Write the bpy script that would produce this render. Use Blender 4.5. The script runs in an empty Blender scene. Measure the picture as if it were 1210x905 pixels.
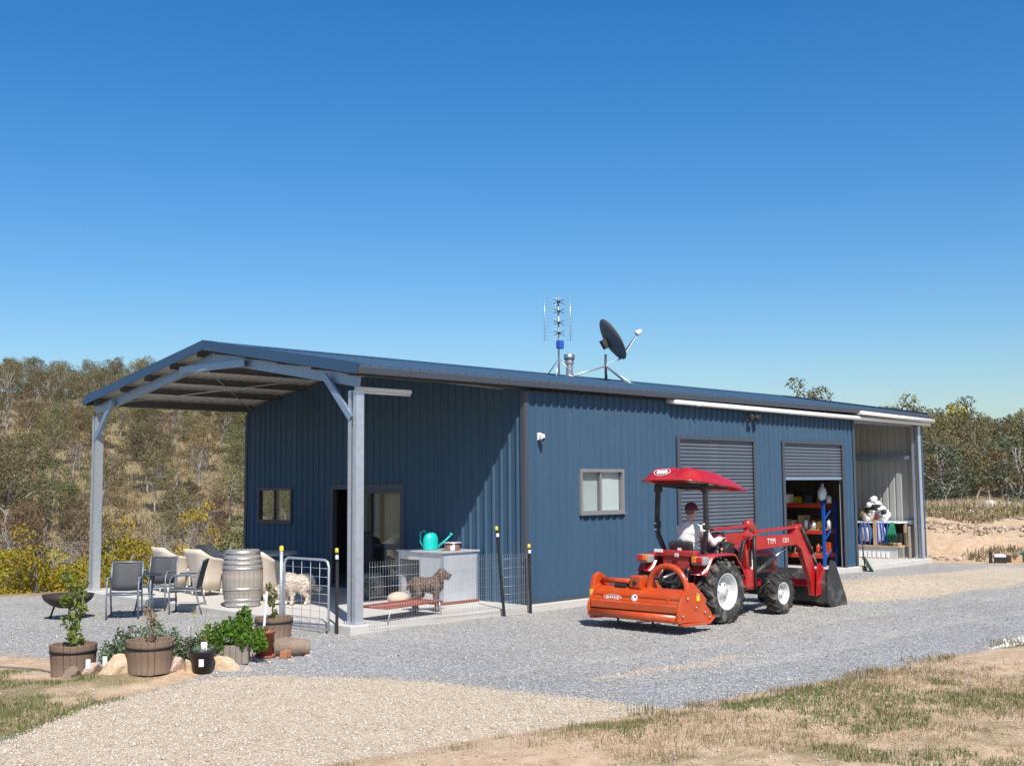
import bpy, bmesh, math, random
import numpy as np
from mathutils import Vector, Matrix, noise as mnoise

# ------------------------------------------------------------------ camera, sky, sun, exposure
scn = bpy.context.scene
CAM = (-10.588, -13.649, 2.057)
YAW, PITCH, ROLL = 0.7737, 0.0882, -0.0074
_f = Vector((math.cos(PITCH)*math.cos(YAW), math.cos(PITCH)*math.sin(YAW), math.sin(PITCH)))
_r = Vector((math.sin(YAW), -math.cos(YAW), 0)); _u = _r.cross(_f)
_r2 = _r*math.cos(ROLL) + _u*math.sin(ROLL); _u2 = -_r*math.sin(ROLL) + _u*math.cos(ROLL)
cd = bpy.data.cameras.new('camera'); cam = bpy.data.objects.new('camera', cd); scn.collection.objects.link(cam)
cd.sensor_width = 36; cd.lens = 1347.76*36/1210; cd.clip_start = .1; cd.clip_end = 9000
cam.matrix_world = Matrix(((_r2.x, _u2.x, -_f.x, CAM[0]), (_r2.y, _u2.y, -_f.y, CAM[1]), (_r2.z, _u2.z, -_f.z, CAM[2]), (0, 0, 0, 1)))
scn.camera = cam

SUN_TO = Vector((-.55, -1.0, 1.38)).normalized()           # direction towards the sun
elev = math.asin(SUN_TO.z); azim = math.atan2(SUN_TO.x, SUN_TO.y)
w = bpy.data.worlds.new('World'); scn.world = w; w.use_nodes = True
nt = w.node_tree; nt.nodes.clear()
sky = nt.nodes.new('ShaderNodeTexSky'); sky.sky_type = 'NISHITA'; sky.sun_disc = False
sky.sun_elevation = elev; sky.sun_rotation = azim; sky.altitude = 100; sky.air_density = 1.15; sky.dust_density = 1.1; sky.ozone_density = 5.0
bg = nt.nodes.new('ShaderNodeBackground'); bg.inputs['Strength'].default_value = .115
wo = nt.nodes.new('ShaderNodeOutputWorld')
hs = nt.nodes.new('ShaderNodeHueSaturation'); hs.inputs['Saturation'].default_value = 1.35; hs.inputs['Hue'].default_value = .503
nt.links.new(sky.outputs[0], hs.inputs['Color']); nt.links.new(hs.outputs[0], bg.inputs[0]); nt.links.new(bg.outputs[0], wo.inputs[0])
sl = bpy.data.lights.new('sun', 'SUN'); sl.energy = 5.0; sl.angle = math.radians(.5); sl.color = (1, .955, .89)
so = bpy.data.objects.new('sun', sl); scn.collection.objects.link(so)
so.rotation_euler = SUN_TO.to_track_quat('Z', 'Y').to_euler(); so.location = (-20, -40, 50)
scn.view_settings.view_transform = 'Standard'; scn.view_settings.look = 'None'
scn.view_settings.exposure = 0.27; scn.view_settings.gamma = 1; scn.view_settings.use_curve_mapping = False

# ------------------------------------------------------------------ helpers
RNG = random.Random(7); NR = np.random.default_rng(11)
COL = scn.collection
def V(*a): return Vector(a)
class MB:
    """collects faces; build() links them as one mesh object"""
    def __init__(s): s.v = []; s.f = []; s.sm = []; s.mi = []; s.cur = 0
    def add(s, verts, faces, smooth=False):
        n = len(s.v); s.v.extend([tuple(q) for q in verts])
        for f in faces: s.f.append(tuple(i+n for i in f)); s.sm.append(smooth); s.mi.append(s.cur)
        return s
    def box(s, lo, hi):
        x0, y0, z0 = lo; x1, y1, z1 = hi
        return s.add([(x0,y0,z0),(x1,y0,z0),(x1,y1,z0),(x0,y1,z0),(x0,y0,z1),(x1,y0,z1),(x1,y1,z1),(x0,y1,z1)],
              [(0,3,2,1),(4,5,6,7),(0,1,5,4),(1,2,6,5),(2,3,7,6),(3,0,4,7)])
    def cbox(s, c, d, M=None):
        hx, hy, hz = d[0]/2, d[1]/2, d[2]/2; n = len(s.v)
        s.box((-hx,-hy,-hz), (hx,hy,hz)); c = Vector(c)
        for i in range(n, len(s.v)):
            q = Vector(s.v[i]); q = (M @ q if M else q) + c; s.v[i] = tuple(q)
        return s
    def bar(s, a, b, wd, ht, up=(0,0,1)):
        """box beam from a to b, wd sideways, ht along up"""
        a = Vector(a); b = Vector(b); d = (b-a).normalized(); up = Vector(up)
        sd = d.cross(up); sd = sd.normalized() if sd.length > 1e-5 else Vector((1,0,0)); u = sd.cross(d).normalized()
        vs = []
        for q in (a, b):
            for i, j in ((-1,-1),(1,-1),(1,1),(-1,1)): vs.append(q + sd*i*wd/2 + u*j*ht/2)
        return s.add(vs, [(3,2,1,0),(4,5,6,7),(0,1,5,4),(1,2,6,5),(2,3,7,6),(3,0,4,7)])
    def tube(s, pts, r, n=8, cap=True, smooth=True, closed=False):
        pts = [Vector(q) for q in pts]; m = len(pts)
        rs = r if isinstance(r, (list, tuple)) else [r]*m
        vs = []; prev = None
        for i in range(m):
            if closed: t = pts[(i+1) % m] - pts[i-1]
            else: t = pts[min(i+1, m-1)] - pts[max(i-1, 0)]
            t.normalize()
            if prev is None:
                a = t.orthogonal().normalized()
            else:
                a = prev - t*prev.dot(t); a = a.normalized() if a.length > 1e-6 else t.orthogonal().normalized()
            prev = a; b = t.cross(a)
            for k in range(n):
                th = 2*math.pi*k/n; vs.append(pts[i] + (a*math.cos(th) + b*math.sin(th))*rs[i])
        fs = []
        for i in range(m if closed else m-1):
            j = (i+1) % m
            for k in range(n):
                k2 = (k+1) % n; fs.append((i*n+k, i*n+k2, j*n+k2, j*n+k))
        s.add(vs, fs, smooth)
        if cap and not closed:
            n0 = len(s.v) - len(vs)
            s.f.append(tuple(n0+k for k in range(n-1, -1, -1))); s.sm.append(False); s.mi.append(s.cur)
            s.f.append(tuple(n0+(m-1)*n+k for k in range(n))); s.sm.append(False); s.mi.append(s.cur)
        return s
    def lathe(s, prof, n=24, c=(0,0,0), M=None, smooth=True, arc=None):
        """prof: (radius, height) list round z"""
        vs = []; c = Vector(c); a0, a1 = arc or (0, 2*math.pi); full = arc is None
        nn = n if full else n+1
        for r, z in prof:
            for k in range(nn):
                th = a0 + (a1-a0)*k/n; q = Vector((r*math.cos(th), r*math.sin(th), z)); q = M @ q if M else q
                vs.append(q + c)
        fs = []
        for i in range(len(prof)-1):
            for k in range(n):
                k2 = (k+1) % nn if full else k+1
                fs.append((i*nn+k, i*nn+k2, (i+1)*nn+k2, (i+1)*nn+k))
        return s.add(vs, fs, smooth)
    def prism(s, poly, a, b, axis='y'):
        """2D polygon extruded between a and b along axis; poly in the two other axes in order"""
        def P(u, w_, t):
            return {'y': (u, t, w_), 'x': (t, u, w_), 'z': (u, w_, t)}[axis]
        n = len(poly); vs = [P(u, w_, a) for u, w_ in poly] + [P(u, w_, b) for u, w_ in poly]
        fs = [tuple(range(n)), tuple(range(2*n-1, n-1, -1))] + [(i, i+n, (i+1) % n + n, (i+1) % n) for i in range(n)]
        return s.add(vs, fs)
    def ball(s, c, r, nu=12, nv=8, M=None, smooth=True):
        c = Vector(c); r = r if isinstance(r, (tuple, list)) else (r, r, r); vs = []; fs = []
        for j in range(1, nv):
            ph = math.pi*j/nv
            for i in range(nu):
                th = 2*math.pi*i/nu; vs.append((r[0]*math.sin(ph)*math.cos(th), r[1]*math.sin(ph)*math.sin(th), r[2]*math.cos(ph)))
        vs.append((0,0,r[2])); vs.append((0,0,-r[2])); T = len(vs)-2; Bq = len(vs)-1
        for j in range(nv-2):
            for i in range(nu):
                i2 = (i+1) % nu; fs.append((j*nu+i, (j+1)*nu+i, (j+1)*nu+i2, j*nu+i2))
        for i in range(nu):
            i2 = (i+1) % nu; fs.append((T, i, i2)); fs.append((Bq, (nv-2)*nu+i2, (nv-2)*nu+i))
        vs = [(M @ Vector(q) if M else Vector(q)) + c for q in vs]
        return s.add(vs, fs, smooth)
    def build(s, name, mat, parent=None, bevel=0, loc=None, rot=None, seg=2):
        me = bpy.data.meshes.new(name); me.from_pydata(s.v, [], s.f)
        me.polygons.foreach_set('use_smooth', s.sm)
        for m in (mat if isinstance(mat, (list, tuple)) else [mat]): me.materials.append(m)
        if max(s.mi, default=0) > 0: me.polygons.foreach_set('material_index', s.mi)
        me.update()
        o = bpy.data.objects.new(name, me); COL.objects.link(o)
        if parent is not None: o.parent = parent
        if loc is not None: o.location = loc
        if rot is not None: o.rotation_euler = rot
        if bevel:
            b = o.modifiers.new('bevel', 'BEVEL'); b.width = bevel; b.segments = seg; b.limit_method = 'ANGLE'; b.angle_limit = math.radians(40)
        return o
def tag(o, label=None, cat=None, group=None, kind=None):
    if label: o['label'] = label
    if cat: o['category'] = cat
    if group: o['group'] = group
    if kind: o['kind'] = kind
    return o
def thing(name, label, cat, loc=(0,0,0), rz=0, group=None):
    o = bpy.data.objects.new(name, None); COL.objects.link(o); o.location = loc; o.rotation_euler = (0,0,rz); o.empty_display_size = .1
    return tag(o, label, cat, group)
def share(src, parent=None, loc=None, rot=None, scale=None):
    c = src.copy(); COL.objects.link(c)
    if parent is not None: c.parent = parent
    if loc is not None: c.location = loc
    if rot is not None: c.rotation_euler = rot
    if scale is not None: c.scale = scale
    return c
def copy_tree(o, parent=None):
    c = o.copy(); COL.objects.link(c)
    if parent is not None: c.parent = parent
    for ch in o.children: copy_tree(ch, c)
    return c
def fuse(o, voxel, smooth=6, fac=.5):
    m = o.modifiers.new('fuse', 'REMESH'); m.mode = 'VOXEL'; m.voxel_size = voxel; m.use_smooth_shade = True
    if smooth: sm = o.modifiers.new('soft', 'SMOOTH'); sm.iterations = smooth; sm.factor = fac
    return o
def from_np(name, verts, faces, mat, colors=None, smooth=False):
    """verts (n,3), faces (m,k) arrays -> object; colors per vertex (n,3) into attribute 'tint'"""
    me = bpy.data.meshes.new(name); k = faces.shape[1]; m = len(faces)
    me.vertices.add(len(verts)); me.vertices.foreach_set('co', verts.astype(np.float32).ravel())
    me.loops.add(m*k); me.loops.foreach_set('vertex_index', faces.astype(np.int32).ravel())
    me.polygons.add(m); me.polygons.foreach_set('loop_start', np.arange(0, m*k, k, dtype=np.int32)); me.polygons.foreach_set('loop_total', np.full(m, k, dtype=np.int32))
    if smooth: me.polygons.foreach_set('use_smooth', np.ones(m, bool))
    me.update(calc_edges=True)
    if colors is not None:
        a = me.attributes.new('tint', 'FLOAT_COLOR', 'POINT'); c = np.ones((len(verts), 4), np.float32); c[:, :3] = colors; a.data.foreach_set('color', c.ravel())
    me.materials.append(mat)
    o = bpy.data.objects.new(name, me); COL.objects.link(o); return o

# ------------------------------------------------------------------ materials
class NT:
    def __init__(s, m): s.t = m.node_tree; s.n = s.t.nodes; s.b = s.n['Principled BSDF']; s.out = s.n['Material Output']
    def new(s, k, **kw):
        q = s.n.new('ShaderNode'+k)
        for a, b in kw.items(): setattr(q, a, b)
        return q
    def l(s, a, b): s.t.links.new(a, b)
    def noise(s, scale, detail=4, rough=.55, vec=None):
        q = s.new('TexNoise'); q.inputs['Scale'].default_value = scale; q.inputs['Detail'].default_value = detail; q.inputs['Roughness'].default_value = rough
        if vec is not None: s.l(vec, q.inputs['Vector'])
        return q
    def ramp(s, fac, stops):
        q = s.new('ValToRGB'); s.l(fac, q.inputs[0]); e = q.color_ramp.elements
        while len(e) < len(stops): e.new(.5)
        for i, (p, c) in enumerate(stops): e[i].position = p; e[i].color = (*c, 1) if len(c) == 3 else c
        return q.outputs[0]
    def mix(s, fac, a, b, mode='MIX'):
        q = s.new('Mix', data_type='RGBA', blend_type=mode)
        for sock, val in ((q.inputs[0], fac), (q.inputs[6], a), (q.inputs[7], b)):
            if isinstance(val, (int, float)): sock.default_value = val
            elif isinstance(val, tuple): sock.default_value = (*val, 1)
            else: s.l(val, sock)
        return q.outputs[2]
    def math(s, op, a, b=0, c=0, clamp=False):
        q = s.new('Math', operation=op); q.use_clamp = clamp
        for i, val in enumerate((a, b, c)):
            if isinstance(val, (int, float)): q.inputs[i].default_value = val
            else: s.l(val, q.inputs[i])
        return q.outputs[0]
    def bump(s, h, strength=.3, dist=.01):
        q = s.new('Bump'); q.inputs['Strength'].default_value = strength; q.inputs['Distance'].default_value = dist
        s.l(h, q.inputs['Height']); s.l(q.outputs[0], s.b.inputs['Normal'])
    def pos(s): return s.new('NewGeometry').outputs['Position']
    def obj(s): return s.new('TexCoord').outputs['Object']
MATS = {}
def mk(name):
    m = bpy.data.materials.new(name); m.use_nodes = True; MATS[name] = m; return m, NT(m)
def mat(name, col, rough=.6, metal=0, var=.12, scale=6, bump=0, bscale=60, spec=.5, dirt=None, coat=0, emit=0):
    """painted / plain material with uneven tone, uneven gloss and fine relief"""
    if name in MATS: return MATS[name]
    m, g = mk(name); v = g.obj()
    n1 = g.noise(scale, 5, .6, v); n2 = g.noise(scale*7, 3, .6, v)
    lo = tuple(max(0, c*(1-var)) for c in col); hi = tuple(min(1, c*(1+var)) for c in col)
    fac = g.math('ADD', g.math('MULTIPLY', n1.outputs[0], .65), g.math('MULTIPLY', n2.outputs[0], .35))
    c = g.ramp(fac, [(.3, lo), (.7, hi)])
    if dirt:
        n3 = g.noise(scale*.6, 6, .7, v); f = g.ramp(n3.outputs[0], [(.5, (0,0,0)), (.72, (1,1,1))])
        c = g.mix(g.math('MULTIPLY', f, dirt[1]), c, dirt[0])
    g.l(c, g.b.inputs['Base Color'])
    r = g.math('ADD', rough-.08, g.math('MULTIPLY', n2.outputs[0], .16), clamp=True); g.l(r, g.b.inputs['Roughness'])
    g.b.inputs['Metallic'].default_value = metal; g.b.inputs['Specular IOR Level'].default_value = spec
    if coat: g.b.inputs['Coat Weight'].default_value = coat; g.b.inputs['Coat Roughness'].default_value = .12
    if bump:
        n4 = g.noise(bscale, 4, .6, v); g.bump(n4.outputs[0], bump, .01)
    return m
DUST = (.42, .36, .28)
M_blue = mat('blue_steel_cladding', (.048, .100, .165), .5, 0, .06, 1.2, 0, 60, .22, (( .12, .16, .2), .12))
def m_clad():
    m, g = mk('sheet_cladding'); p = g.pos(); sp = g.new('SeparateXYZ'); g.l(p, sp.inputs[0]); s = g.math('FLOOR', g.math('DIVIDE', g.math('ADD', sp.outputs[0], sp.outputs[1]), .8)); wn = g.new('TexWhiteNoise', noise_dimensions='1D'); g.l(s, wn.inputs['W'])
    n1 = g.noise(.7, 5, .6, p).outputs[0]; n2 = g.noise(9, 4, .6, p).outputs[0]
    c = g.mix(g.math('ADD', g.math('MULTIPLY', wn.outputs[0], .5), g.math('MULTIPLY', n1, .5)), (.043,.089,.143), (.055,.105,.166))
    mp = g.new('Mapping'); mp.inputs['Scale'].default_value = (7, 7, .5); g.l(p, mp.inputs[0]); st = g.noise(1, 5, .65, mp.outputs[0]).outputs[0]
    dust = g.ramp(g.math('ADD', g.math('MULTIPLY', st, .6), g.math('MULTIPLY', n2, .4)), [(.48, (0,0,0)), (.72, (1,1,1))]); c = g.mix(g.math('MULTIPLY', dust, .22), c, (.15,.17,.19)); g.l(c, g.b.inputs['Base Color'])
    g.l(g.math('MULTIPLY_ADD', n2, .2, .40), g.b.inputs['Roughness']); g.b.inputs['Specular IOR Level'].default_value = .14
    g.bump(g.noise(1.6, 3, .5, p).outputs[0], .12, .05); return m
M_blue = m_clad()
M_bluetrim = mat('blue_steel_trim', (.036, .082, .15), .45, 0, .05, 2, spec=.3)
M_greytrim = mat('grey_steel_trim', (.056, .067, .086), .5, 0, .06, 2)
M_slat = mat('slate_grey_shutter', (.10, .12, .15), .48, 0, .06, 2, dirt=((.25,.25,.24), .2))
M_under = mat('off_white_sheet_backing', (.37, .368, .35), .5, 0, .06, 1.5)
M_ceil = mat('pale_roof_backing', (.64, .62, .57), .5, 0, .06, 1.5)
M_galv = mat('galvanised_steel', (.62, .66, .70), .42, .75, .14, 9, .05, 40)
M_galvblue = mat('galvanised_purlin', (.30, .40, .52), .42, .55, .12, 8)
M_conc = mat('concrete', (.52, .49, .445), .85, 0, .10, 1.5, .25, 90, .3, ((.38,.33,.27), .35))
M_pvc = mat('white_pvc', (.80, .79, .76), .35, 0, .03, 3)
M_white = mat('white_paint', (.80, .79, .77), .5, 0, .04, 5)
M_black = mat('black_plastic', (.022, .022, .024), .5, 0, .2, 8, dirt=(DUST, .12))
M_rubber = mat('tyre_rubber', (.040, .038, .036), .85, 0, .2, 10, .3, 60, .3, (DUST, .6))
M_red = mat('red_tractor_paint', (.40, .010, .012), .3, 0, .06, 3, coat=.35, dirt=((.36,.15,.10), .38))
M_orange = mat('orange_implement_paint', (.50, .064, .010), .32, 0, .06, 4, coat=.25, dirt=((.46,.19,.09), .42))
M_rim = mat('silver_wheel_paint', (.66, .66, .65), .42, .2, .08, 7, dirt=(DUST, .55))
M_dark = mat('dark_machinery', (.035, .035, .037), .55, .3, .25, 9, dirt=(DUST, .2))
M_steel = mat('bare_steel', (.42, .42, .42), .38, .85, .15, 10)
M_soil = mat('brown_soil', (.16, .10, .065), .95, 0, .3, 14, .6, 40, .2)
def glass(name, tint=(.02,.025,.03), rough=.04, alpha=None):
    m, g = mk(name); g.b.inputs['Base Color'].default_value = (*tint, 1); g.b.inputs['Roughness'].default_value = rough
    g.b.inputs['Specular IOR Level'].default_value = .7
    if alpha is not None:
        g.b.inputs['Transmission Weight'].default_value = alpha; g.b.inputs['IOR'].default_value = 1.1
    return m
def thin_glass(name):
    m, g = mk(name); t = g.new('BsdfTransparent'); t.inputs[0].default_value = (.86,.89,.89,1); q = g.new('BsdfGlossy'); q.inputs['Roughness'].default_value = .02
    lw = g.new('LayerWeight'); lw.inputs[0].default_value = .5; mx = g.new('MixShader'); g.l(g.math('MULTIPLY_ADD', g.math('POWER', lw.outputs['Facing'], 4.0), .8, .06, clamp=True), mx.inputs[0]); g.l(t.outputs[0], mx.inputs[1]); g.l(q.outputs[0], mx.inputs[2]); g.l(mx.outputs[0], g.out.inputs[0]); return m
M_glass = thin_glass('window_glass')
# ------------------------------------------------------------------ the lie of the land
SX0, SX1 = -.15, 19.3            # slab
def smooth(a, b, t): t = np.clip((t-a)/(b-a), 0, 1); return t*t*(3-2*t)
def fbm(x, y, s, seed=0, oct=4):
    """cheap value noise on arrays"""
    out = np.zeros_like(x); amp = 1; tot = 0
    for o in range(oct):
        xx = x*s + seed*17.3 + o*5.1; yy = y*s + seed*9.7 - o*3.3
        xi = np.floor(xx).astype(np.int64); yi = np.floor(yy).astype(np.int64); fx = xx-xi; fy = yy-yi
        def hsh(a, b):
            h = (a*374761393 + b*668265263 + 1442695040*(seed+1)) & 0xffffffff
            h = ((h ^ (h >> 13))*1274126177) & 0xffffffff
            return ((h ^ (h >> 16)) & 0xffff)/65535.0
        fx = fx*fx*(3-2*fx); fy = fy*fy*(3-2*fy)
        out += amp*((hsh(xi,yi)*(1-fx)+hsh(xi+1,yi)*fx)*(1-fy)+(hsh(xi,yi+1)*(1-fx)+hsh(xi+1,yi+1)*fx)*fy)
        tot += amp; amp *= .5; s *= 2.03
    return out/tot
EX = np.array([-60, -8, -5.17, -3.6, -1.8, -.95, .8, 3.0, 5.7, 12, 20, 60.]); EY = np.array([-6, -5.9, -6.16, -6.33, -6.78, -6.96, -7.09, -7.32, -7.53, -8.3, -9.5, -16.])
def verge(x, y): return np.interp(x, EX, EY) - y          # > 0 on the near verge
def height(x, y):
    x = np.asarray(x, float); y = np.asarray(y, float)
    dx = x-CAM[0]; dy = y-CAM[1]; d = np.hypot(dx, dy); az = np.degrees(np.arctan2(dy, dx))
    near = -.12 + (fbm(x, y, .35, 1)-.5)*.05 + (fbm(x, y, 1.4, 2)-.5)*.03
    inner = (x > -1.2) & (x < 20.0) & (y > -.9) & (y < 9.6)
    near = np.where(inner, np.minimum(near, -.10), near)
    near += smooth(.0, .9, verge(x, y))*.10 + np.where(verge(x, y) > .2, (fbm(x, y, .9, 3)-.45)*.10, 0)
    near += .22*np.exp(-(((x-11.2)/2.6)**2 + ((y+2.6)/1.0)**2)*1.2)          # spread heap of tan gravel
    near += .10*np.exp(-(((x+3.7)/1.5)**2 + ((y+1.2)/.6)**2))
    for yy in (-4.3, -5.75): near -= .022*np.exp(-((y-yy+.06*x+.12*np.sin(x*.7))/.16)**2)*smooth(-2.2, -.5, x)      # wheel tracks
    # left: pad edge, gully, bush hill
    left = np.interp(d, [0, 26, 31, 60, 78, 100, 140, 190, 230, 300, 600, 3000], [-.12, -.12, -1.2, -5.0, -5.6, -3.2, 5.2, 15.2, 19.4, 20, 18, 30])
    left = left + np.where(d > 60, (fbm(x, y, .02, 5)-.5)*5*smooth(60, 110, d), 0)
    right = np.interp(d, [0, 33.5, 36, 39.5, 44, 60, 100, 160, 300, 600, 3000], [-.12, -.12, .35, .80, .92, .8, .75, 3, 7, 10, 30])
    right = right + np.where(d > 33.5, ((fbm(x, y, .22, 6)-.5)*.7+(fbm(x, y, .9, 7)-.5)*.35)*smooth(33.5, 36, d)*(1-.5*smooth(41, 46, d)), 0)
    t = smooth(30, 50, az); far = right*(1-t) + left*t
    side = smooth(95, 120, np.abs(az-44.3)); far = far*(1-side) + (-.12)*side
    k = np.where(t > .5, smooth(24, 28, d), smooth(32, 34, d))
    return near*(1-k) + far*k
def axis(lo, hi, st, far, gr):
    a = list(np.arange(lo, hi+1e-6, st)); s = st; q = a[-1]
    while q < far: s = min(s*gr, 260); q += s; a.append(q)
    s = st; q = a[0]; pre = []
    while q > -far: s = min(s*gr, 260); q -= s; pre.append(q)
    return np.array(pre[::-1] + a)
gx = axis(-9, 20, .15, 3200, 1.07); gy = axis(-12, 9, .15, 3200, 1.07)
GX, GY = np.meshgrid(gx, gy, indexing='ij'); GZ = height(GX, GY)
nx, ny = len(gx), len(gy)
idx = np.arange(nx*ny).reshape(nx, ny)
quads = np.stack([idx[:-1,:-1], idx[1:,:-1], idx[1:,1:], idx[:-1,1:]], -1).reshape(-1, 4)
def sdf(poly, x, y):
    """signed distance, > 0 inside"""
    P = np.array(poly, float); best = np.full(x.shape, 1e9); ins = np.zeros(x.shape, bool)
    for i in range(len(P)):
        a = P[i]; b = P[(i+1) % len(P)]; e = b-a; t = np.clip(((x-a[0])*e[0]+(y-a[1])*e[1])/(e@e), 0, 1)
        best = np.minimum(best, np.hypot(x-a[0]-t*e[0], y-a[1]-t*e[1]))
        c = (a[1] > y) != (b[1] > y)
        with np.errstate(divide='ignore', invalid='ignore'):
            ins ^= c & (x < (b[0]-a[0])*(y-a[1])/(b[1]-a[1]+1e-12)+a[0])
    return np.where(ins, best, -best)
TANP = [(-7.2,-3.9),(-6.48,-3.42),(-5.29,-2.5),(-3.5,-1.92),(-2.9,-2.2),(-2.5,-2.97),(-1.9,-4.2),(-1.75,-5.2),(-1.57,-5.95),(-1.45,-6.95),(-5.17,-6.6),(-14,-6.4),(-14,-5.5)]
HEAP = [(8.1,-3.2),(9.0,-2.0),(11.2,-1.5),(14,-1.35),(19,-1.9),(19,-4.0),(14,-4.5),(10.5,-4.3),(8.8,-3.9)]
LAWN = [(-14,-5.5),(-7.2,-3.9),(-6.48,-3.42),(-5.29,-2.5),(-3.3,-1.85),(-3.3,-1.3),(-4.3,-.6),(-4.9,.35),(-6.5,.6),(-14,0)]
PINK = [(-14,0),(-6.5,.6),(-4.9,.35),(-4.3,-.6),(-3.9,.4),(-4.4,1.7),(-8,3.5),(-14,5)]
def zones(x, y):
    dx = x-CAM[0]; dy = y-CAM[1]; d = np.hypot(dx, dy); az = np.degrees(np.arctan2(dy, dx))
    n = (fbm(x, y, .8, 8)-.5)*.5
    tan = np.maximum(smooth(-.12, .22, sdf(TANP, x, y)+n*.5), .95*smooth(-.25, .5, sdf(HEAP, x, y)+n*.9))
    stk = np.exp(-((y+5.35+.12*x+n*1.2)/.22)**2)*smooth(-1.4, -.4, x)*(1-smooth(1.6, 3.2, x)); tan = np.maximum(tan, .52*stk); tan = np.maximum(tan, .5*smooth(.55, .75, fbm(x, y, .5, 61, 4))*(x > 0)*(y < -1))
    soil = smooth(-.05, .15, verge(x, y)+n*.55)
    soil = np.maximum(soil, smooth(-.1, .3, sdf(LAWN, x, y)+n*.4)); soil = np.maximum(soil, .9*smooth(-.3, .4, sdf(PINK, x, y)+n))
    rside = smooth(31.5, 33.5, d+n*3)*(az < 42); lside = smooth(24.5, 26, d+n*2)*(az >= 42); soil = np.maximum(soil, np.maximum(rside, lside))
    soil = np.maximum(soil, smooth(20.5, 22, x+n*3)*smooth(.0, .6, y+.3+n*2))
    gr = smooth(-.1, .6, sdf(LAWN, x, y)-.15+n*.5)*.62
    gr = np.maximum(gr, smooth(.35, 1.9, verge(x, y)+n*1.6)*.44)
    gr = np.maximum(gr, smooth(40.5, 43, d+n*2)*(az < 42)*.8); gr = np.maximum(gr, lside*.72)
    tone = np.clip(.35 + .75*(fbm(x, y, .35, 12, 3)-.3), 0, 1)             # 0 warm grey (driven on), 1 fresh blue grey
    ed = np.abs(verge(x, y)+.8); tone = np.clip(tone*.7 + np.exp(-(ed/.75)**2)*.8*(x > -1.9) + .5*np.exp(-((x+1.2+.25*(y+4))/.6)**2)*(y > -7)*(y < -1) - .35*np.exp(-((y+3.4)/1.2)**2)*(x > .5), 0, 1)
    for yy in (-4.3, -5.75): tone = tone*(1-.8*np.exp(-((y-yy+.06*x+.12*np.sin(x*.7))/.2)**2)*smooth(-2.2, -.5, x))
    pale = smooth(.0, .5, sdf([(3.8,-7.35),(7,-7.2),(12,-7.6),(12,-9),(6,-8.4),(4.2,-7.9)], x, y)+n*.6)
    return tan, soil, gr, tone, pale
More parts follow.
